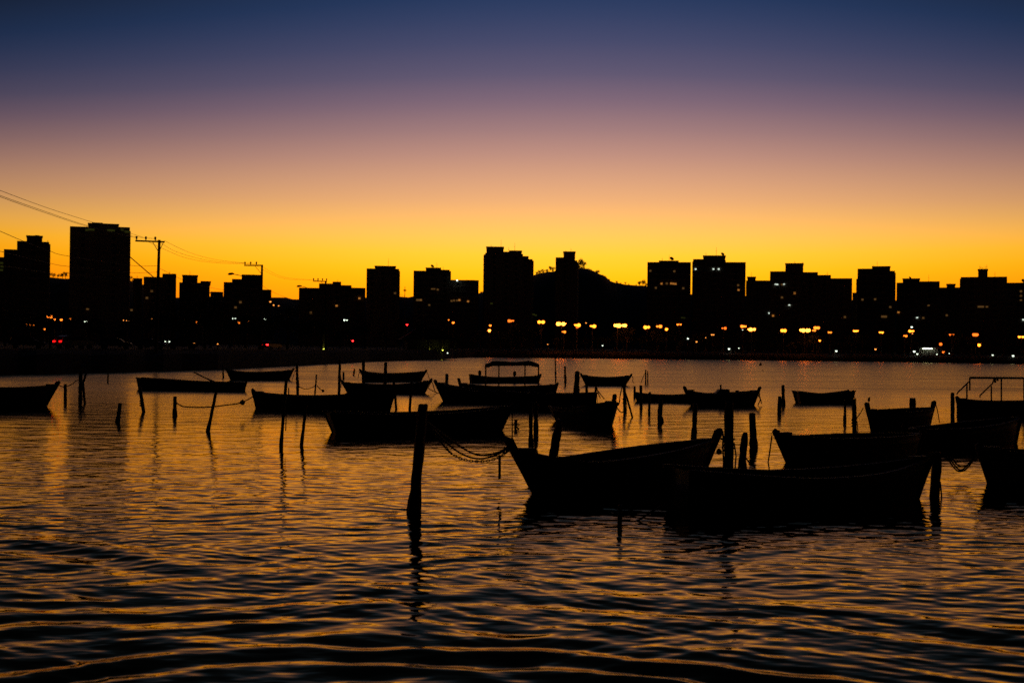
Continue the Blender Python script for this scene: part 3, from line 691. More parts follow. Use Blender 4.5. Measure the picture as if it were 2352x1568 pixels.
wire('lower cable sagging from nearest pole to second pole', [(336, 553, 150), (374, 571, 155), (430, 593, 166), (500, 604, 180), (590, 606, 196)], .03)
wire('steep cable dropping right from middle of the nearest pole', [(362, 614, 150), (380, 623, 153), (416, 641, 160), (450, 653, 168), (482, 660, 176), (520, 666, 185), (598, 668, 196)], .035)
wire('upper thin cable from second pole to far pole', [(602, 612, 196), (630, 628, 208), (660, 638, 220), (720, 643, 238)], .025)
wire('lower thin cable from second pole to far pole', [(590, 610, 196), (620, 628, 206), (660, 641, 220), (730, 643.5, 238)], .025)
wire('cable falling from second pole towards the distant ridge', [(600, 654, 196), (622, 668, 204), (660, 684, 220), (700, 692, 230), (747, 694, 238)], .035)

# slim light masts and cable beyond the square tower
def mast(px, py, D, label):
    p = at_hd(px, py, D); e = empty('slim_mast', (p.x, p.y, GZ - .1), 0, label, 'mast', 'slim masts on the spit')
    hgt = p.z - GZ + .1
    MB().tube([(0, 0, 0), (0, 0, hgt)], [.12, .07], 6).build('pole', GALV, e); MB().box(-.4, .4, -.04, .04, hgt * .93, hgt * .95).build('crossbar', GALV, e)
mast(930, 658, 330, 'slim light pole in the gap right of the square tower')
mast(973, 665, 335, 'slim pole standing before the office block')
mast(881, 690, 330, 'slim pole standing before the square tower')
wire('thin cable crossing the gap right of the square tower', [(905, 671, 332), (918, 676, 331), (930, 680, 330)], .04)

# ------------------------------------------------------------------ pavilion on the spit, kiosk on the far shore
p = at_hd(985, 800, 345)
e = empty('pavilion', (p.x, p.y, GZ - .1), .2, 'low hip-roofed pavilion with green-lit columns at the spit end', 'pavilion')
MB().box(-6, 6, 0, 7, 0, 3).build('wall', CONC[1], e)
MB().add([(-8, -2, 3), (8, -2, 3), (8, 9, 3), (-8, 9, 3), (-3, 3.5, 6.2), (3, 3.5, 6.2)], [(0, 1, 5, 4), (1, 2, 5), (2, 3, 4, 5), (3, 0, 4), (0, 3, 2, 1)]).build('roof', mat('roof_tiles', (.12, .05, .03), .9, .3, 2), e)
for k, x_ in enumerate((-7.2, -3.6, 0, 3.6, 7.2)):
    MB().tube([(x_, -1.5, 0), (x_, -1.5, 3)], .16, 8).build('column', CONC[2], e)
UPL = mat('uplight', (.6, .7, .2), .4, 0, emit=(.75, .8, .08), strength=5)
for x_ in (.0, 3.6):
    MB().lathe([(.16, 0), (.18, .12), (.13, .2)], 8, (x_, -2.0, .02)).build('uplight', UPL, e)
for px, D, lab in ((745, 300, 'square pillar lit greenish on the near bank below the long low block'),):
    p = at_hd(px, 800, D); e = empty('pillar', (p.x, p.y, GZ - .05), 0, lab, 'pillar')
    MB().box(-.4, .4, -.4, .4, 0, 3.6).build('shaft', CONC[2], e); MB().box(-.55, .55, -.55, .55, 3.6, 3.85).build('cap', CONC[1], e)
    MB().lathe([(.16, 0), (.18, .12), (.13, .2)], 8, (0, -1.0, .02)).build('uplight', MATS['uplight'], e)
p = at_hd(2132, 815, shore_dist(2132) + 14)
e = empty('kiosk', (p.x, p.y, GZ - .05), -.35, 'brightly lit white kiosk on the far promenade near the right', 'kiosk')
MB().box(-3.2, 3.2, 0, 3.5, 0, .9).build('counter', CONC[1], e); MB().box(-3.2, 3.2, 3.3, 3.5, .9, 2.6).build('wall', mat('kiosk_white', (.6, .6, .52), .7, .1, 2), e)
MB().box(-3.7, 3.7, -.8, 4, 2.6, 2.85).build('roof', CONC[0], e)
for x_ in (-3.1, 3.1): MB().box(x_ - .08, x_ + .08, .1, .26, .9, 2.6).build('post', GALV, e)
KL = mat('kiosk_light', (.8, .8, .7), .4, 0, emit=(.9, 1.0, .75), strength=3)
MB().box(-1.9, 1.4, -.75, -.55, 2.2, 2.62).build('light_box', KL, e)
for px, py, kind, lab in ((2100, 806, 'W', 'white lamp left of the bright kiosk'), (2181, 811, 'W', 'white lamp right of the bright kiosk'), (2167, 807, 'S', 'low orange lamp between the kiosk and the white lamp'),
                          (2107, 812, 'w', 'faint greenish lamp just left of the bright kiosk'), (2152, 813, 'w', 'faint greenish lamp just right of the bright kiosk')):
    lamp(px, py, shore_dist(px) + 9, (0,), kind, lab, FARP)

# promenade bollards lit by the lamps
bol = MB().lathe([(.14, 0), (.13, .7), (.17, .74), (.15, .9), (.05, .96)], 8).mesh('bollard', KERB)
nb = 0
for i in range(60):
    px = 1180 + i * 19 + tr.uniform(-5, 5); d = shore_dist(px) + 8.6; q = at_hd(px, 800, d)
    tag(inst('bollard', bol, None, (q.x, q.y, GZ - .02), 0, 1.3), 'short stone bollard in the row along the far promenade', 'bollard', 'bollards on the far promenade')

# ------------------------------------------------------------------ cars
def car_meshes(paint):
    prof = [(-2.1, .45), (-2.15, .8), (-2.0, 1.0), (-1.75, 1.42), (-1.2, 1.55), (.1, 1.55), (.65, 1.42), (1.15, 1.02), (1.9, .92), (2.15, .75), (2.15, .42)]
    b = MB(); n = len(prof); W = .86
    for s_ in (-1, 1):
        for x_, z_ in prof: b.v.append((x_, s_ * (W if z_ < 1.05 else W - .16 * (z_ - 1.0) / .5), z_))
    for i in range(n):
        j = (i + 1) % n; b.f.append((i, j, n + j, n + i))
    b.f.append(tuple(reversed(range(n)))); b.f.append(tuple(range(n, 2 * n)))
    body = b.mesh('body', paint)
    g = MB()
    g.add([(-2.02, -.62, 1.06), (-2.02, .62, 1.06), (-1.78, .56, 1.42), (-1.78, -.56, 1.42)], [(0, 3, 2, 1)])
    for s_ in (-1, 1): g.add([(-1.55, s_ * .875, 1.05), (.95, s_ * .875, 1.05), (.55, s_ * .76, 1.42), (-1.35, s_ * .76, 1.42)], [(0, 1, 2, 3)])
    glass = g.mesh('glass', GLASS)
    wh = MB(); 
    wh.lathe([(.2, -.1), (.31, -.1), (.33, 0), (.31, .1), (.2, .1)], 14); wheel = wh.mesh('wheel', TYRE)
    rm = MB().lathe([(.19, -.105), (.19, .105)], 10).mesh('rim', GALV)
    tl = MB().box(-.05, .05, -.19, .19, -.08, .08)
    return body, glass, wheel, rm, tl
def car(loc, rz, label, paint, tailm, group='cars on the shore road', plate=False, s=1.0):
    body, glass, wheel, rm, tl = car_meshes(paint)
    e = empty('car', loc, rz, label, 'car', group); e.scale = (s, s, s)
    inst('body', body, e); inst('windows', glass, e)
    for x_ in (-1.35, 1.35):
        for y_ in (-.8, .8):
            w_ = inst('wheel', wheel, e, (x_, y_, .33)); w_.rotation_euler = (math.pi / 2, 0, 0); inst('rim', rm, w_)
    if tailm:
        me = tl.mesh('tail_light', tailm)
        for y_ in (-.62, .62): inst('tail_light', me, e, (-2.13, y_, .88))
    if plate: MB().box(-2.19, -2.15, -.25, .25, .5, .64).build('number_plate', PLATE, e)
q = at_hd(171, 800, shore_dist(171) + 17)
car((q.x, q.y, GZ + .03), math.radians(52), 'car with glowing red tail lights driving on the shore road', CARP[1], TAIL, plate=True, s=1.08)
for px, ex, lab, pi_, tm, hd in ((62, 30, 'parked dark car at the far left behind the moving one', 3, None, 20), (265, 30, 'grey parked car right of the red-lit moving car', 0, None, 15),
        (345, 32, 'pale parked car at the foot of the nearest utility pole', 1, None, 12), (421, 32, 'parked car between the two nearer utility poles', 2, None, 15),
        (622, 20, 'distant car with red lights right of the second utility pole', 3, TAILF, 70)):
    q = at_hd(px, 800, shore_dist(px) + ex); car((q.x, q.y, GZ + .03), math.radians(hd), lab, CARP[pi_], tm)
for px, py, kind, ex, lab in ((810, 782, 'R', 40, 'tiny red signal light below the square tower'), (935, 745, 'R', 60, 'tiny red signal light right of the square tower'), (1590.5, 811.6, 'R', 12, 'tiny red light near the water below the office block'), (1611, 813, 'R', 12, 'second tiny red light near the water below the office block')):
    lamp(px, py, shore_dist(px) + ex, (0,), kind, lab, 'signal lights', 'signal_light')

# ------------------------------------------------------------------ boats
def boat(label, A, B, tipA, tipB, mid, endA='bow', endB='bow', beam=1.5, hull=0, postA=.16, postB=.16, pa=2.0, pb=2.0, thwarts=3, name='wooden_boat', flare=.5, full=.5):
    """A, B: waterline ends; tipA, tipB: stem heads; mid: lowest sheer point (picture units, turned into metres here)"""
    PA, PB = water_pt(*A), water_pt(*B); ax = (PB - PA); L = ax.length; ax.normalize(); nx = Vector((-ax.y, ax.x, 0))
    def hgt(px, py, D):
        d = ray(px, py); return H + d.z * D / d.y
    hA, hB = hgt(*tipA, PA.y) - postA, hgt(*tipB, PB.y) - postB
    tm = min(.85, max(.15, (mid[0] - A[0]) / (B[0] - A[0])))
    hm = hgt(mid[0], mid[1], PA.y * (1 - tm) + PB.y * tm + beam / 2 * abs(nx.y)) - .05
    hm = min(hm, hA, hB); hm = max(hm, .3)
    cz = max(.35, abs(ax.x))
    ovA = max(-.05, min(1.1, (A[0] - tipA[0]) * PA.y / F / cz)) * hA / (hA + postA); ovB = max(-.05, min(1.1, (tipB[0] - B[0]) * PB.y / F / cz)) * hB / (hB + postB)
    org = (PA + PB) / 2; rz = math.atan2(ax.y, ax.x)
    e = empty(name, org, rz, label, 'boat', 'moored fishing boats')
    def sheer(s):
        return hm + (hA - hm) * ((tm - s) / tm) ** pa if s < tm else hm + (hB - hm) * ((s - tm) / (1 - tm)) ** pb
    def plan(s):
        def half(t, end): 
            t = min(1, t / full)
            return (1 - (1 - t) ** 2.3) if end == 'bow' else .66 + .34 * (1 - (1 - t) ** 2)
        return half(s, endA) * half(1 - s, endB)
    def xs(s, z_):
        a = -ovA * z_ / max(hA, .2); b_ = L + ovB * z_ / max(hB, .2)
        return a + (b_ - a) * s - L / 2
    ns = 25; lv = [-.3, -.1, .05, .35, .68, 1.0]
    SS = [.5 - .5 * math.cos(math.pi * i / (ns - 1)) * (1 if i else 1) for i in range(ns)]
    mb = MB(); nl = len(lv)
    def ring(s, inset=0, floor=None):
        o = []; h = sheer(s)
        for k, v_ in enumerate(lv):
            z_ = v_ * h if v_ > 0 else v_
            if floor is not None and z_ < floor: z_ = floor
            hb = max(.025, beam / 2 * plan(s) * (1 - flare + flare * max(0, (z_ + .3) / (h + .3)) ** .6)) - inset
            o.append((xs(s, z_), max(.012, hb), z_))
        return o
    outer = [ring(s) for s in SS]; inner = [ring(.012 + s * .976, .045, .10) for s in SS]
    for rings2, flip in ((outer, False), (inner, True)):
        base = len(mb.v)
        for r_ in rings2:
            for x_, y_, z_ in r_: mb.v.append((x_, y_, z_))
            for x_, y_, z_ in r_: mb.v.append((x_, -y_, z_))
        w_ = 2 * nl
        for i in range(ns - 1):
            for k in range(nl - 1):
                a, b_ = base + i * w_ + k, base + (i + 1) * w_ + k
                q1 = (a, a + 1, b_ + 1, b_); q2 = (a + nl, b_ + nl, b_ + nl + 1, a + nl + 1)
                if flip: q1, q2 = q1[::-1], q2[::-1]
                mb.f += [q1, q2]
            a, b_ = base + i * w_, base + (i + 1) * w_; mb.f.append((a, b_, b_ + nl, a + nl))
        for i in (0, ns - 1):
            a = base + i * w_
            for k in range(nl - 1): mb.f.append((a + k, a + k + 1, a + nl + k + 1, a + nl + k))
    w_ = 2 * nl; o2 = ns * w_
    for i in range(ns - 1):
        for sgn in (0, nl):
            k = nl - 1 + sgn; mb.f.append((i * w_ + k, (i + 1) * w_ + k, o2 + (i + 1) * w_ + k, o2 + i * w_ + k))
    mb.build('hull', HULLS[hull], e, True)
    for sg in (1, -1):
        g = MB(); P = [(outer[i][-1][0], sg * (outer[i][-1][1] + .005), outer[i][-1][2]) for i in range(ns)]
        base = len(g.v)
        for x_, y_, z_ in P:
            for dy, dz in ((-.05, -.03), (.045, -.03), (.045, .035), (-.05, .035)): g.v.append((x_, y_ + sg * dy, z_ + dz))
        for i in range(ns - 1):
            for k in range(4): g.f.append((base + i * 4 + k, base + i * 4 + (k + 1) % 4, base + (i + 1) * 4 + (k + 1) % 4, base + (i + 1) * 4 + k))
        g.f += [(0, 1, 2, 3), tuple(base + (ns - 1) * 4 + k for k in range(4))]
        g.build('gunwale', RAIL, e)
    for end, s_, pe, ov, sgn, nm in ((endA, 0, postA, ovA, -1, 'stem_post'), (endB, 1, postB, ovB, 1, 'stern_post')):
        h = sheer(s_)
        if end == 'bow':
            ex_ = ov / max(h, .3) * (h + pe); x0, x1 = xs(s_, -.25), (L / 2 + ex_) * sgn
            wx_ = .07 + .04 * min(1, L / 5)
            MB().tube([(x0, 0, -.25), ((xs(s_, h * .5)) , 0, h * .5), (xs(s_, h), 0, h), (x1 - sgn * .01, 0, h + pe * .85), (x1 - sgn * .03, 0, h + pe)], [wx_ * .6, wx_ * .75, wx_, wx_ * 1.05, wx_ * .8], 7, jitter=.08).build(nm, WOOD, e)
            MB().box(-.22, .22, -.1, .1, -.02, .05).build('breasthook', RAIL, e).location = (xs(s_, h) - sgn * .3, 0, h - .02)
        else:
            if pe > .05:
                for y_ in (-.8, .8):
                    MB().box(-.05, .05, -.05, .05, -.1, pe).build('quarter_knee', WOOD, e).location = (xs(s_, h) - sgn * .08, y_ * beam / 2 * .6, h)
    for k in range(thwarts):
        s_ = .25 + .5 * (k + .0) / max(1, thwarts - 1) if thwarts > 1 else .5
        h = sheer(s_); hb = beam / 2 * plan(s_) * .9 - .04
        MB().box(-.13, .13, -hb, hb, -.025, .025).build('thwart', RAIL, e).location = (xs(s_, h) , 0, h * .72)
    return e, dict(L=L, sheer=sheer, xs=xs, beam=beam, hA=hA, hB=hB, plan=plan)
B_ = {}
def addboat(key, *a, **k): B_[key] = boat(*a, **k)
addboat('b1', 'dark boat cut by the left picture edge with bow pointing right', (-160, 938), (104, 934), (-185, 880), (128, 876), (20, 888), hull=1, beam=1.6)
addboat('b2', 'long low canoe with an oar standing up, second boat from the left', (322, 893), (561, 898), (318, 866.5), (565, 876), (470, 874.5), 'transom', 'bow', hull=0, beam=1.1, postA=.02, postB=.06, pa=1.2, pb=2.5, name='wooden_canoe')
addboat('b3', 'far double-ended boat right above the long canoe near the dark bank', (531, 872.5), (663, 872), (520, 845), (673, 846), (590, 853), hull=2, beam=1.5)
addboat('b4', 'flat-sheered boat behind thin leaning posts, left of the large centre boat', (590, 938), (893, 945), (580, 894), (908, 886), (705, 906), 'bow', 'bow', hull=1, beam=1.6, pa=2.5, pb=1.7, postA=.12)
addboat('b5', 'boat with raised ends between tall posts, above the large centre boat', (799, 901.5), (974, 903), (784, 872.5), (990.5, 869.5), (880, 881), hull=3, beam=1.4, pb=2.4)
addboat('b6', 'far boat crossed by two tall square posts under the spit', (839, 875.5), (966, 875), (827, 847.5), (979, 849), (895, 856), hull=0, beam=1.4)
addboat('b7', 'large dark boat in the centre behind the thick leaning post', (767, 994), (1150, 989), (749, 946), (1174, 931), (900, 945), 'transom', 'bow', hull=1, beam=1.8, postA=.0, postB=.05, pb=2.2, pa=1.2)
addboat('b8', 'far open boat with small floats, seen behind the canopy posts', (1081, 878.5), (1236, 879), (1079, 858), (1242, 858.5), (1150, 865), 'transom', 'bow', hull=4, beam=1.3, postA=.05)
addboat('b9b', 'boat carrying a canvas canopy on four thin posts', (1062, 910), (1272, 911), (1053, 868), (1280, 879), (1160, 885.5), hull=2, beam=1.6, postA=.35, postB=.12)
addboat('b9a', 'raked-bow boat moored in front of the canopy boat, bow to the left', (1020, 921.5), (1215, 927), (998, 873), (1232, 889), (1120, 896), hull=1, beam=1.6, pa=1.5)
addboat('b10', 'flat boat between the canopy boat and the blunt upright-stemmed one', (1155, 938), (1362, 940), (1145, 896), (1370, 902), (1270, 901), 'bow', 'transom', hull=3, beam=1.6, postA=.05, postB=.0)
addboat('b11', 'stubby boat seen nearly end-on with upright stem post right of centre', (1293, 966), (1400, 978), (1284, 934), (1410, 905), (1335, 925), 'transom', 'bow', hull=0, beam=1.55, postA=.0, postB=.32, pb=1.6, full=.24)
addboat('b12', 'small far boat with flared ends under the brightest lamps', (1346, 884), (1436, 884.5), (1333.5, 857), (1451, 858.5), (1395, 865), hull=4, beam=1.4, pa=1.8, pb=1.8)
addboat('b13', 'low flat boat crossed by short posts, left of the boxed-cabin boat', (1462, 921), (1592, 923), (1456, 901), (1600, 903), (1530, 905), 'transom', 'transom', hull=1, beam=1.3, postA=.0, postB=.0, flare=.3)
addboat('b14', 'boat with an engine box amidships and high stem posts', (1589, 932), (1730, 931), (1570.5, 887.5), (1746.5, 888.5), (1640, 901.5), hull=2, beam=1.5, postA=.2, postB=.22)
addboat('b15', 'small square-ended boat floating alone right of the twin posts', (1833, 925), (1952, 925), (1826, 896.5), (1957, 895), (1895, 902), 'transom', 'transom', hull=3, beam=1.4, postA=.04, postB=.06, pa=1.3, pb=1.6)
addboat('b16', 'stout boat with stem posts at both ends below the lone square boat', (2003, 990), (2133, 981), (1985, 924.5), (2150, 922), (2060, 939.5), hull=0, beam=1.7, postA=.28, postB=.28, pb=1.6)
addboat('b17', 'boat with a metal awning frame cut by the right picture edge', (2206, 958), (2500, 956), (2197, 911), (2520, 905), (2330, 919), hull=4, beam=1.7, pa=2.0, postA=.1)
addboat('b18', 'long boat angled to the right behind the largest near boats', (2085, 1030), (2332, 1018), (2075, 975), (2344, 955.5), (2150, 974), hull=1, beam=1.6, postB=.06, pb=1.5)
addboat('b19', 'high-bowed boat pointing left between the tall post and right edge', (1810, 1062), (2105, 1046), (1776, 987.5), (2125, 985), (1930, 994), hull=3, beam=1.7, postA=.08, pa=3.0)
addboat('b20', 'largest nearest boat with square stern at left, bottom right of the group', (1556, 1162), (2105, 1144), (1551, 1075), (2142, 1044), (1800, 1077.5), 'transom', 'bow', hull=1, beam=1.8, postA=.0, postB=.06, pa=1.2, pb=2.6)
addboat('b21', 'near double-ended boat with curved sheer and tall stem posts at both ends', (1229, 1133), (1606, 1109), (1166, 1003), (1656, 988), (1335, 1046.5), hull=0, beam=1.6, postA=.26, postB=.24, pa=1.5, pb=1.25)
addboat('b22', 'nearest boat cut by the lower right picture edge', (2274, 1110), (2640, 1112), (2246, 1022), (2670, 1010), (2400, 1030), 'bow', 'bow', hull=4, beam=1.8, postA=.06, pa=1.6, full=.34)

# fittings that belong to single boats
def local(e, p): return e.matrix_basis.inverted() @ Vector(p)
def part(key, name, mbf, m):
    e = B_[key][0]; inv = e.matrix_basis.inverted(); mbf.v = [tuple(inv @ Vector(p)) for p in mbf.v]; return mbf.build(name, m, e)
e, g = B_['b9b']; Yc = e.location.y
top_n = [at(x_, y_, Yc) for x_, y_ in ((1114, 836), (1122, 833.5), (1132, 829.5), (1160, 829.5), (1185, 831.5), (1215, 829), (1225, 831.5), (1238, 836))]
cv = MB(); nn = len(top_n)
for dy in (-.75, -.25, .3, .75):
    for i, p in enumerate(top_n): cv.v.append((p.x, p.y + dy, p.z - (.10 if abs(dy) > .5 else -.03) - random.uniform(0, .05)))
for j in range(3):
    for i in range(nn - 1): q = j * nn + i; cv.f.append((q, q + 1, q + nn + 1, q + nn))
o0 = len(cv.v)
for i, p in enumerate(top_n): cv.v.append((p.x, p.y - .75, p.z - .10 - (.12 if i in (0, nn - 1) else random.uniform(.12, .24))))
for i in range(nn - 1): cv.f.append((i, o0 + i, o0 + i + 1, i + 1))
part('b9b', 'canopy', cv, CANVAS)
for x_ in (1116, 1146, 1206, 1237):
    for dy in (-.72, .72):
        t_ = at(x_, 837, Yc); part('b9b', 'canopy_post', MB().tube([(t_.x, Yc + dy, .55), (t_.x, Yc + dy, t_.z - .02)], .035, 6), GALV)
for dy in (-.72, .72):
    a, b_ = at(1115, 837.5, Yc), at(1238, 837.5, Yc); part('b9b', 'canopy_rail', MB().tube([(a.x, Yc + dy, a.z - .03), (b_.x, Yc + dy, b_.z - .03)], .03, 6), GALV)
e, g = B_['b2']; Yc = e.location.y
part('b2', 'oar', MB().tube([at(445, 854.5, Yc), at(470, 867, Yc), at(492, 877, Yc)], [.05, .045, .07], 6), WOOD)
e, g = B_['b14']; Yc = e.location.y
a, b_ = at(1637, 893, Yc + .2), at(1674, 893, Yc + .2)
mb = MB().add([(at(1634, 901, Yc).x, Yc - .4, .5), (b_.x, Yc - .4, .5), (b_.x, Yc + .5, .5), (at(1634, 901, Yc).x, Yc + .5, .5), (at(1652, 894, Yc).x, Yc - .35, a.z), (b_.x - .05, Yc - .35, a.z), (b_.x - .05, Yc + .45, a.z), (at(1652, 894, Yc).x, Yc + .45, a.z)],
              [(0, 3, 2, 1), (4, 5, 6, 7), (0, 1, 5, 4), (1, 2, 6, 5), (2, 3, 7, 6), (3, 0, 4, 7)])
part('b14', 'engine_box', mb, HULLS[4])
t_ = at(1655.5, 883, Yc); part('b14', 'tiller_post', MB().tube([(t_.x, Yc, .6), (t_.x, Yc, t_.z)], .05, 6), WOOD)
part('b14', 'fender_block', MB().box(at(1690, 896, Yc).x, at(1696, 896, Yc).x, Yc - .2, Yc + .2, .7, at(1690, 896.5, Yc).z), WOOD)
e, g = B_['b17']; Yc = e.location.y
def bar(pts, r=.035): part('b17', 'frame_bar', MB().tube([at(x_, y_, Yc + dy) for x_, y_, dy in pts], r, 6), GALV)
bar([(2227, 866.5, -.6), (2290, 867, -.6), (2400, 868, -.6), (2460, 868.5, -.6)], .045); bar([(2227, 868.5, .6), (2460, 869.5, .6)])
for x_, y0, y1 in ((2220.8, 882, 917), (2227.5, 867, 892), (2277, 886, 918), (2300, 867, 916), (2352, 868, 916), (2420, 868, 916)): bar([(x_, y0, -.6), (x_, y1 + 4, -.6)], .04)
bar([(2198, 906, -.6), (2199, 902, -.6), (2226, 876, -.6)]); bar([(2251, 913, -.6), (2251, 908, -.6), (2280, 880, -.6), (2283, 868, -.6)])
part('b17', 'hanging_cloth', MB().box(at(2273, 870, Yc).x, at(2277, 870, Yc).x, Yc - .64, Yc - .56, at(2275, 878, Yc).z, at(2275, 869, Yc).z), CANVAS)
part('b17', 'hanging_cloth', MB().box(at(2279, 870, Yc).x, at(2282.5, 870, Yc).x, Yc - .64, Yc - .56, at(2280, 874, Yc).z, at(2280, 869, Yc).z), CANVAS)
# floats hung on sticks in the far open boat
for px, py in ((1102, 850), (1182, 852)):
    Yc = B_['b8'][0].location.y; a = at(px, py, Yc)
    part('b8', 'marker_float', MB().lathe([(.05, -.2), (.14, -.12), (.16, .1), (.12, .25), (.04, .3)], 8, (a.x, Yc, a.z - .3)), WOOD)
    part('b8', 'marker_stick', MB().tube([(a.x, Yc, .35), (a.x, Yc, a.z - .4)], .03, 5), WOOD)

# ------------------------------------------------------------------ mooring posts
pr = random.Random(21)
def post(label, top, base, wpx, group='mooring posts in the shallows', mids=(), shape='round', growth=0, rope=False, name='mooring_post'):
    P = water_pt(*base); Y = P.y; T = at(top[0], top[1], Y); r = wpx * Y / F / 2
    pts = [T] + [at(x_, y_, Y) for x_, y_ in mids] + [P]; d = (pts[-1] - pts[-2]).normalized(); pts.append(P + d * .9)
    fine = []
    for i in range(len(pts) - 1):
        k = max(2, int((pts[i + 1] - pts[i]).length / max(.12, r * 1.5)))
        k = min(k, 10)
        for j in range(k): fine.append(pts[i].lerp(pts[i + 1], j / k))
    fine.append(pts[-1]); n = len(fine)
    rad = [r * (1 + .10 * (i / n) + pr.uniform(-.05, .05)) for i in range(n)]; rad[0] *= .92
    fine = [p + Vector((pr.uniform(-1, 1), pr.uniform(-1, 1), 0)) * r * .06 for p in fine]
    if shape == 'round': fine.insert(0, fine[0] + Vector((0, 0, r * .35))); rad.insert(0, r * .55)
    if shape == 'cut': fine[0] = fine[0] + Vector((0, 0, 0))
    for i, p in enumerate(fine):      # weed and shells thicken the tide zone
        if growth and -.1 < p.z < growth: rad[i] *= 1.18 + pr.uniform(0, .15)
    mb = MB().tube(fine, rad, 9 if shape == 'round' else 8, jitter=.07)
    if shape == 'cut':
        for j in range(8): v = mb.v[j]; mb.v[j] = (v[0], v[1], v[2] + pr.uniform(-.25, .25) * r)
    o = mb.build(name, PILE, None, False, label, 'post', group, origin=P)
    if rope:
        q = fine[0].lerp(fine[-1], .3); h = MB()
        h.tube([q - P + Vector((math.cos(a * .7) * r * 1.15, math.sin(a * .7) * r * 1.15, -.012 * a)) for a in range(26)], .022, 5); h.build('rope_wrap', ROPE, o)
        h = MB().tube([q - P + Vector((r * 1.1, -r * .3, -.1)), q - P + Vector((r * 1.5, -r * .3, -.4)), q - P + Vector((r * 1.3, -r * .2, -.75))], .018, 5); h.build('rope_end', ROPE, o)
    return o
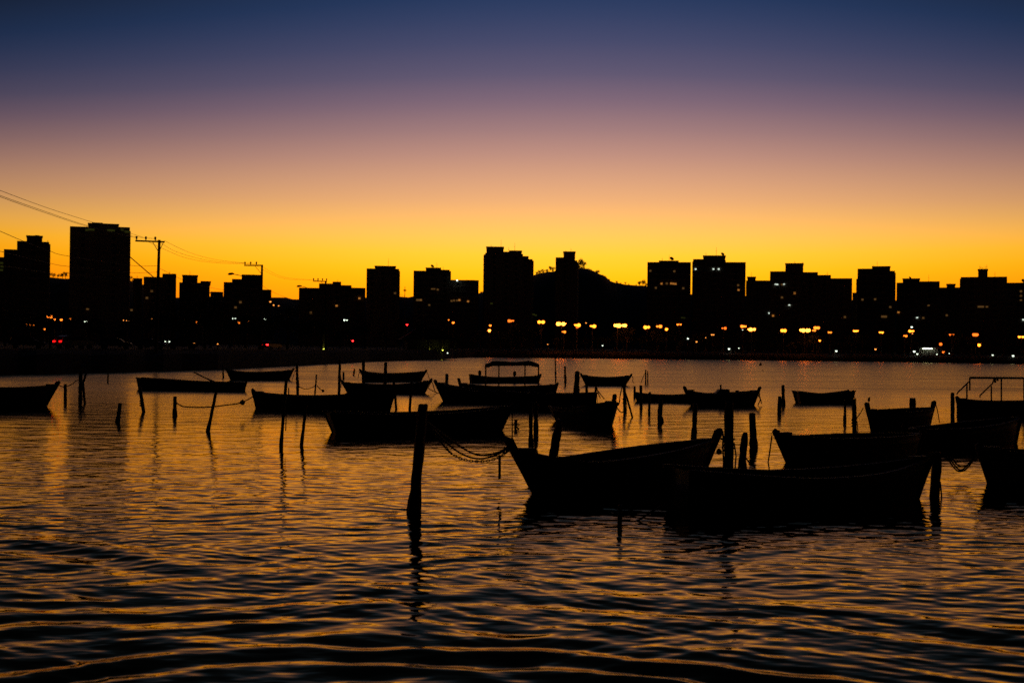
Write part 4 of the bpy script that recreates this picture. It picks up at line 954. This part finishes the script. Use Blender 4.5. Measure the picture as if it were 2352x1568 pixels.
for row in (
    ('short post right of the left-edge bow', (150, 882), (150, 924), 7.5, {'shape': 'cut'}),
    ('tall upright post of the crossed pair near the left', (185.5, 852), (184, 929), 8.5, {'shape': 'cut', 'rope': True}),
    ('crooked thin post leaning against the tall upright one near the left', (198, 858), (195, 927), 5, {'mids': ((191, 878), (192, 892))}),
    ('tiny far post between crossed pair and long canoe', (248.3, 858), (247.5, 878), 3.6, {'shape': 'cut'}),
    ('thick short leaning post left below the long canoe', (276, 926), (270, 969), 9, {'shape': 'cut', 'growth': .25}),
    ('post leaning under the left end of the long canoe', (321, 888), (330, 946), 8, {'rope': True}),
    ('short post with rope tied, below the middle of long canoe', (402.5, 911), (401, 954), 8.4, {'shape': 'cut', 'rope': True, 'growth': .2}),
    ('long slanting post below the right half of the long canoe', (501, 877), (477.5, 991), 7, {'growth': .2}),
    ('slim far post at the left tip of the far double-ended boat', (512.5, 840), (512.5, 868), 3.2, {'rope': True}),
    ('tall post behind the flat-sheered boat', (682, 834), (684, 916), 6, {'rope': True}),
    ('long leaning post in front of the flat-sheered boat', (657.6, 870), (645.5, 1025), 7, {'rope': True, 'growth': .3}),
    ('shorter leaning post below the flat-sheered boat', (703, 932), (692, 1023), 6.8, {'growth': .3}),
    ('thin stick post behind the middle of the flat-sheered boat', (727, 860), (723, 910), 3.6, {'shape': 'cut'}),
    ('stubby thin post just behind the flat-sheered boat left part', (663, 890), (663, 914), 2.6, {'shape': 'cut'}),
    ('tall dark post left of the boat with raised ends', (780.6, 827), (778.5, 914), 6.2, {'rope': True}),
    ('short far post left of the twin square posts', (789, 854), (789, 871), 4.6, {'shape': 'cut'}),
    ('tiny tilted far post left of the twin square posts', (814.7, 847), (812, 862), 4, {'shape': 'cut'}),
    ('left of two tall square posts crossing the far boat', (834.7, 827), (834.7, 884), 7, {'shape': 'cut'}),
    ('right of two tall square posts crossing the far boat', (886, 832), (884, 886), 7.4, {'shape': 'cut'}),
    ('post leaning right below the boat with raised ends', (904, 870), (910, 940), 5.6, {'rope': True}),
    ('post leaning left below the boat with raised ends', (946, 870), (940.6, 942), 6, {}),
    ('split-topped post behind the raked-bow boat', (1026.7, 859), (1025.4, 893), 7.2, {'shape': 'cut', 'rope': True}),
    ('thickest leaning post in front of the large centre boat', (972, 928), (950, 1174), 24, {'shape': 'cut', 'growth': .25}),
    ('slim tall mast-like post at the right end of the canopy boat', (1275.4, 817), (1276.5, 905), 2.8, {'rope': True}),
    ('pointed far post right of the mast-like post', (1297.6, 841), (1298.2, 885), 4.6, {'rope': True}),
    ('stout round-topped post right of the canopy boat', (1325.8, 854), (1323, 914), 11.5, {'growth': .6}),
    ('short block post behind the flat boat right of canopy boat', (1347.5, 887), (1347.5, 912), 6, {'shape': 'cut'}),
    ('stayed post at the right end of the flat boat', (1369, 881), (1367, 925), 5.4, {'rope': True}),
    ('upright post of the propped pair below the small far boat', (1434, 884), (1435, 945), 7, {'rope': True}),
    ('slanting prop beside the upright post below the small far boat', (1437, 903), (1452.5, 958), 4.4, {}),
    ('left of two thin far posts right of the small far boat', (1483, 849.5), (1483, 883), 3.3, {}),
    ('right of two thin far posts right of the small far boat', (1487.8, 852), (1487.8, 883), 2.8, {}),
    ('upright post below the canopy boat, longer of a pair', (1219, 925), (1219.4, 1031), 9.2, {'growth': .3}),
    ('upright post below the canopy boat, shorter of a pair', (1231.6, 925), (1230.5, 999), 9.4, {'growth': .4}),
    ('thick leaning post behind the near double-ended boat', (1285.5, 962), (1270, 1052), 17, {'shape': 'cut', 'growth': .7}),
    ('thin stick by the bow of the large centre boat', (1176.5, 942), (1176.5, 996), 2.6, {}),
    ('short far post standing behind the low flat boat left end', (1457.6, 887), (1457.6, 912), 5.2, {'shape': 'cut'}),
    ('square post in front of the low flat boat left end', (1472, 885), (1472.6, 939), 6.8, {'shape': 'cut'}),
    ('short post in front of the low flat boat middle', (1492.4, 900.5), (1491, 950), 5.8, {'shape': 'cut'}),
    ('curved stout post under the low flat boat', (1518, 915), (1517.5, 969), 10.8, {'mids': ((1515, 955),), 'growth': .2}),
    ('post below the left end of the engine-box boat', (1597, 928), (1593.5, 1007), 10.8, {'growth': .3}),
    ('tallest thick post right of the near double-ended boat', (1674.8, 922), (1673.2, 1120), 21, {'shape': 'cut', 'rope': True}),
    ('squared post right of the tallest thick post', (1727.5, 948), (1731.5, 1028), 15, {'shape': 'cut', 'growth': .25}),
    ('rough weed-covered post right of the tallest thick post', (1711.5, 995), (1700, 1110), 13.5, {'growth': 1.1, 'rope': True}),
    ('taller back post of the pair left of the lone square boat', (1798.5, 885), (1799.5, 931), 7.4, {'growth': .4}),
    ('shorter front post of the pair left of the lone square boat', (1790.8, 910), (1790, 953), 9.2, {'shape': 'cut'}),
    ('post below the right end of the lone square boat', (1941.2, 920), (1940.5, 970), 5.8, {'growth': .35}),
    ('two-stepped post left of the stout boat', (1961.5, 916), (1963, 1010), 10.5, {'shape': 'cut', 'rope': True}),
    ('broad flat-topped post behind the stout boat', (2096.4, 915), (2096.4, 968), 15, {'shape': 'cut'}),
    ('squared post left of the awning-frame boat', (2188, 902), (2188, 967), 9, {'shape': 'cut'}),
    ('thin post at the bow of the awning-frame boat', (2199.5, 918), (2200.5, 967), 5, {'rope': True}),
    ('weed-hung post right of the largest near boat bow', (2154, 1040), (2146.5, 1140), 17, {'growth': .9, 'rope': True}),
    ('low stump post rising from the near water below the double-ended boat', (1424, 1160), (1423, 1206), 9, {'growth': .3})):
    post(row[0], row[1], row[2], row[3], **row[4])

# ------------------------------------------------------------------ ropes, chain, floats
def rope(label, knots, Y, r=.02, m=ROPE, name='mooring_rope', cat='rope'):
    """knots (x, y[, distance])"""
    P = [at(k[0], k[1], k[2] if len(k) > 2 else Y) for k in knots]; o_ = []
    for i in range(len(P) - 1):
        p0, p1, p2, p3 = P[max(i - 1, 0)], P[i], P[i + 1], P[min(i + 2, len(P) - 1)]
        for k in range(7):
            t_ = k / 7; o_.append(.5 * ((2 * p1) + (p2 - p0) * t_ + (2 * p0 - 5 * p1 + 4 * p2 - p3) * t_ ** 2 + (3 * p1 - p0 - 3 * p2 + p3) * t_ ** 3))
    o_.append(P[-1])
    return MB().tube(o_, r, 6).build(name, m, None, True, label, cat, 'mooring lines', origin=o_[0]), o_
Y21 = water_pt(1229, 1133).y
YP = water_pt(950, 1174).y
rope('uppermost sagging rope from thick leaning post to double-ended bow', [(975, 965, YP), (1050, 1020), (1085, 1040), (1115, 1045), (1145, 1038), (1172, 1024)], Y21, .022)
rope('middle sagging rope from thick leaning post to double-ended bow', [(972, 962, YP), (1030, 1020), (1065, 1044), (1100, 1053), (1135, 1046), (1172, 1027)], Y21, .022)
rope('thin slack rope looped beside the double-ended bow', [(1145, 1043), (1152, 1036), (1160, 1041), (1168, 1032), (1172, 1022)], Y21, .025)
_, cp = rope('rope core carrying the sagging chain to double-ended bow', [(968, 960, YP), (1015, 1018), (1040, 1043), (1070, 1056), (1110, 1059), (1145, 1050), (1173, 1029)], Y21, .008)
ch = empty('mooring_chain', cp[0], 0, 'rusty sagging chain between thick leaning post and double-ended bow', 'chain', 'mooring lines')
acc = 0; lk = []
for i in range(len(cp) - 1):
    seg = (cp[i + 1] - cp[i]).length; t_ = 0
    while acc + seg - t_ > .062:
        t_ += .062 - acc; acc = 0; lk.append((cp[i].lerp(cp[i + 1], min(1, t_ / seg)), (cp[i + 1] - cp[i]).normalized()))
    acc += seg - t_
lmb = MB(); 
for i in range(10):
    pass
ring_pts = [(.042 * math.cos(a), .025 * math.sin(a), 0) for a in [2 * math.pi * k / 10 for k in range(11)]]
link_me = MB().tube(ring_pts, .0095, 5, caps=False).mesh('link', IRON)
for i, (p, d) in enumerate(lk[:240]):
    o = inst('link', link_me, ch, p - cp[0]); q = d.to_track_quat('X', 'Z'); o.rotation_euler = (q @ Matrix.Rotation(math.pi / 2 * (i % 2), 3, 'X').to_quaternion()).to_euler()
o, _ = rope('stiff hanging stick dangling from the chain beside double-ended bow', [(1147.5, 1045), (1147.5, 1075), (1147.3, 1100)], Y21, .03, WOOD, 'hanging_stick', 'stick')
rope('rope from left-edge bow to the short post', [(126, 879), (137, 885), (148, 890)], water_pt(104, 934).y, .02)
rope('rope from the short post to the tall crossed pair', [(152, 888), (165, 882), (176, 874), (184, 872)], water_pt(150, 924).y, .025)
Yr_ = water_pt(401, 954).y
rope('sagging rope from the tied short post to flat-sheered bow', [(404, 924), (412, 929), (422, 933.5), (445, 935), (480, 934.5), (520, 930), (555, 924), (583, 909, water_pt(590, 938).y)], Yr_, .028)
for lab, kn, y_ in (
    ('rope dangling from the far double-ended right tip to tall post', [(672, 847), (678, 846), (683, 843)], water_pt(663, 872).y),
    ('rope pair hanging beside the tall post behind flat-sheered boat', [(681, 846), (674, 862), (668, 880), (662, 896)], water_pt(663, 872).y),
    ('slack rope between tall post and thin stick post', [(685, 887), (700, 893), (714, 891), (724, 885)], water_pt(723, 910).y),
    ('rope from the thin stick post to a small float', [(728, 885), (735, 893), (741, 897)], water_pt(723, 910).y),
    ('rope hanging from the right tip of raised-end boat', [(989, 871), (994, 882), (999, 897), (1003, 903)], water_pt(974, 903).y),
    ('long rope from raised-end boat to raked-bow boat', [(980, 889), (995, 898), (1012, 905)], water_pt(974, 903).y),
    ('rope hanging from right tip of the far boat by square posts', [(978, 850), (983, 860), (986, 870)], water_pt(966, 875).y),
    ('rope hanging from left tip of the far boat by square posts', [(828, 849), (824, 859), (822, 868)], water_pt(966, 875).y),
    ('rope dangling from the right tip of the small far boat', [(1450, 861), (1454, 868), (1453, 875), (1457, 881)], water_pt(1436, 884).y),
    ('rope hanging from the left tip of the small far boat', [(1335, 860), (1331, 869), (1328, 878), (1316, 895)], water_pt(1436, 884).y),
    ('stay rope from stayed post down to the stubby boat', [(1370, 888), (1375, 905), (1379, 915)], water_pt(1367, 925).y),
    ('second stay rope from stayed post to the stubby boat', [(1370, 893), (1380, 906), (1388, 916)], water_pt(1367, 925).y),
    ('rope sagging from stubby upright stem to the propped post', [(1410, 921), (1417, 936), (1426, 946), (1432, 945), (1434, 941)], water_pt(1400, 978).y),
    ('rope pair hanging left of the propped post', [(1430, 886), (1425, 905), (1422, 928)], water_pt(1435, 945).y),
    ('thin rope from left of the two thin far posts to the water', [(1483, 855), (1477, 866), (1472, 880)], water_pt(1483, 883).y),
    ('rope tangle under the right stem of the engine-box boat', [(1744, 893), (1742, 907), (1746, 917), (1741, 930)], water_pt(1730, 931).y),
    ('second rope of the tangle under the engine-box boat stem', [(1744, 895), (1745, 910), (1748, 920), (1749, 927)], water_pt(1730, 931).y),
    ('rope from square boat right corner to two-stepped post', [(1955, 897), (1961, 910), (1966, 917)], water_pt(1952, 925).y),
    ('rope from two-stepped post to the stout boat', [(1966, 962), (1975, 950), (1983, 936)], water_pt(2003, 990).y),
    ('rope dropping from the right stem of the stout boat', [(2149, 928), (2153, 942), (2158, 970)], water_pt(2133, 981).y),
    ('thin line hanging from the high left bow to the water', [(1773, 1000), (1769, 1030), (1763, 1070)], water_pt(1810, 1062).y),
    ('thin rope at the foot of the weedy post to water', [(1712, 1050), (1722, 1062), (1734, 1072)], water_pt(1700, 1110).y + 2),
    ('lower loop of rope between long angled boat and near right boat', [(2175, 1050), (2190, 1072), (2203, 1082), (2220, 1076), (2240, 1050), (2246, 1040)], 31.5),
    ('upper loop of rope between long angled boat and near right boat', [(2185, 1048), (2197, 1065), (2210, 1071), (2225, 1065), (2240, 1046)], 31.6),
    ('third loop of rope between long angled boat and near right boat', [(2178, 1047), (2192, 1067), (2206, 1079), (2222, 1068), (2243, 1040)], 31.4),
    ('chain-like rope hanging beside the tallest thick post', [(1657, 985), (1661, 1000), (1660, 1025), (1662, 1060), (1660, 1085)], water_pt(1673, 1120).y),
    ('short rope from double-ended right stem to tallest post', [(1650, 1002), (1658, 1008), (1668, 1006)], water_pt(1673, 1120).y),
    ('rope draped in the water beside the near stump', [(1430, 1195), (1445, 1200), (1462, 1196), (1480, 1186), (1500, 1172), (1530, 1160)], water_pt(1423, 1217).y + 1.2)):
    rope(lab, kn, y_, .020 if y_ < 60 else .028)
def floaty(label, px, py, Y, r, name='net_float', cat='float'):
    p = at(px, py, Y)
    mb = MB().lathe([(r * .2, -r), (r * .8, -r * .6), (r, 0), (r * .85, r * .55), (r * .3, r * .95), (r * .12, r * 1.2)], 9, (0, 0, 0)); o = mb.build(name, WOOD, None, True, label, cat, 'small floats and buoys'); o.location = p
    return o
p = water_pt(1746.6, 839); s_ = p.y / F
MB().lathe([(3.2 * s_, -.2), (3.2 * s_, .2), (2.2 * s_, 3.4 * s_), (.9 * s_, 6.2 * s_), (.5 * s_, 8.4 * s_), (.2 * s_, 8.8 * s_)], 12).build('channel_buoy', HULLS[3], None, False, 'small conical channel buoy alone on the far water', 'buoy', origin=(0, 0, 0)).location = p
floaty('small float at the end of a rope by the thin stick post', 742, 897.5, water_pt(723, 910).y, .09)
floaty('knotted float on the rope between short post and flat-sheered boat', 557, 924, Yr_, .12)
floaty('float hung between the two ropes at the tallest thick post', 1651.5, 1037, water_pt(1673, 1120).y - .3, .07)
for lab, px, py in (('dark speck of a marker float far out below the hill', 1340, 830.5), ('dark marker float far out below the stepped block', 1872, 834), ('tiny marker float right of the conical buoy', 1752, 851)):
    q = water_pt(px, py); floaty(lab, 0, 0, 1, q.y / F * 1.8).location = q
# cluster of floats on a stick near the large centre boat, and the lone one by the stout boat
q = water_pt(1183, 985); e = empty('float_cluster', q, 0, 'bundle of floats and rope by the bow of the large centre boat', 'float', 'small floats and buoys'); s_ = q.y / F
MB().tube([(0, 0, -.5), (.02, 0, 11 * s_), (2 * s_, 0, 22 * s_)], [.05, .05, .07], 6).build('stick', WOOD, e)
for k, (a, b_, r) in enumerate(((0, 13, 3.2), (-4, 10, 1.8), (1, 19, 2.2))): MB().lathe([(.02, -r * s_), (r * s_, 0), (.02, r * s_)], 8, (a * s_, 0, b_ * s_)).build('float', WOOD, e, True)
MB().tube([(3 * s_, 0, 8 * s_), (7 * s_, 0, 13 * s_), (10 * s_, 0, 10 * s_), (6 * s_, 0, 7 * s_)], .025, 5).build('rope_loop', ROPE, e); MB().tube([(0, 0, 9 * s_), (5 * s_, 0, 3 * s_), (9 * s_, 0, -1 * s_)], .035, 5).build('rope_tail', ROPE, e)
q = water_pt(1995.5, 935); s_ = q.y / F
e = empty('marker_float', q, 0, 'dark float on a thin leaning stick left of the stout boat', 'float', 'small floats and buoys')
MB().tube([(-1 * s_, 0, -.3), (0, 0, 12 * s_), (2.4 * s_, 0, 23.5 * s_)], [.02, .02, .03], 5).build('stick', WOOD, e); MB().lathe([(.03, -5 * s_), (2.6 * s_, -3 * s_), (2.9 * s_, 0), (1.7 * s_, 4 * s_), (.03, 5 * s_)], 9, (.2 * s_, 0, 18 * s_)).build('float', WOOD, e, True)
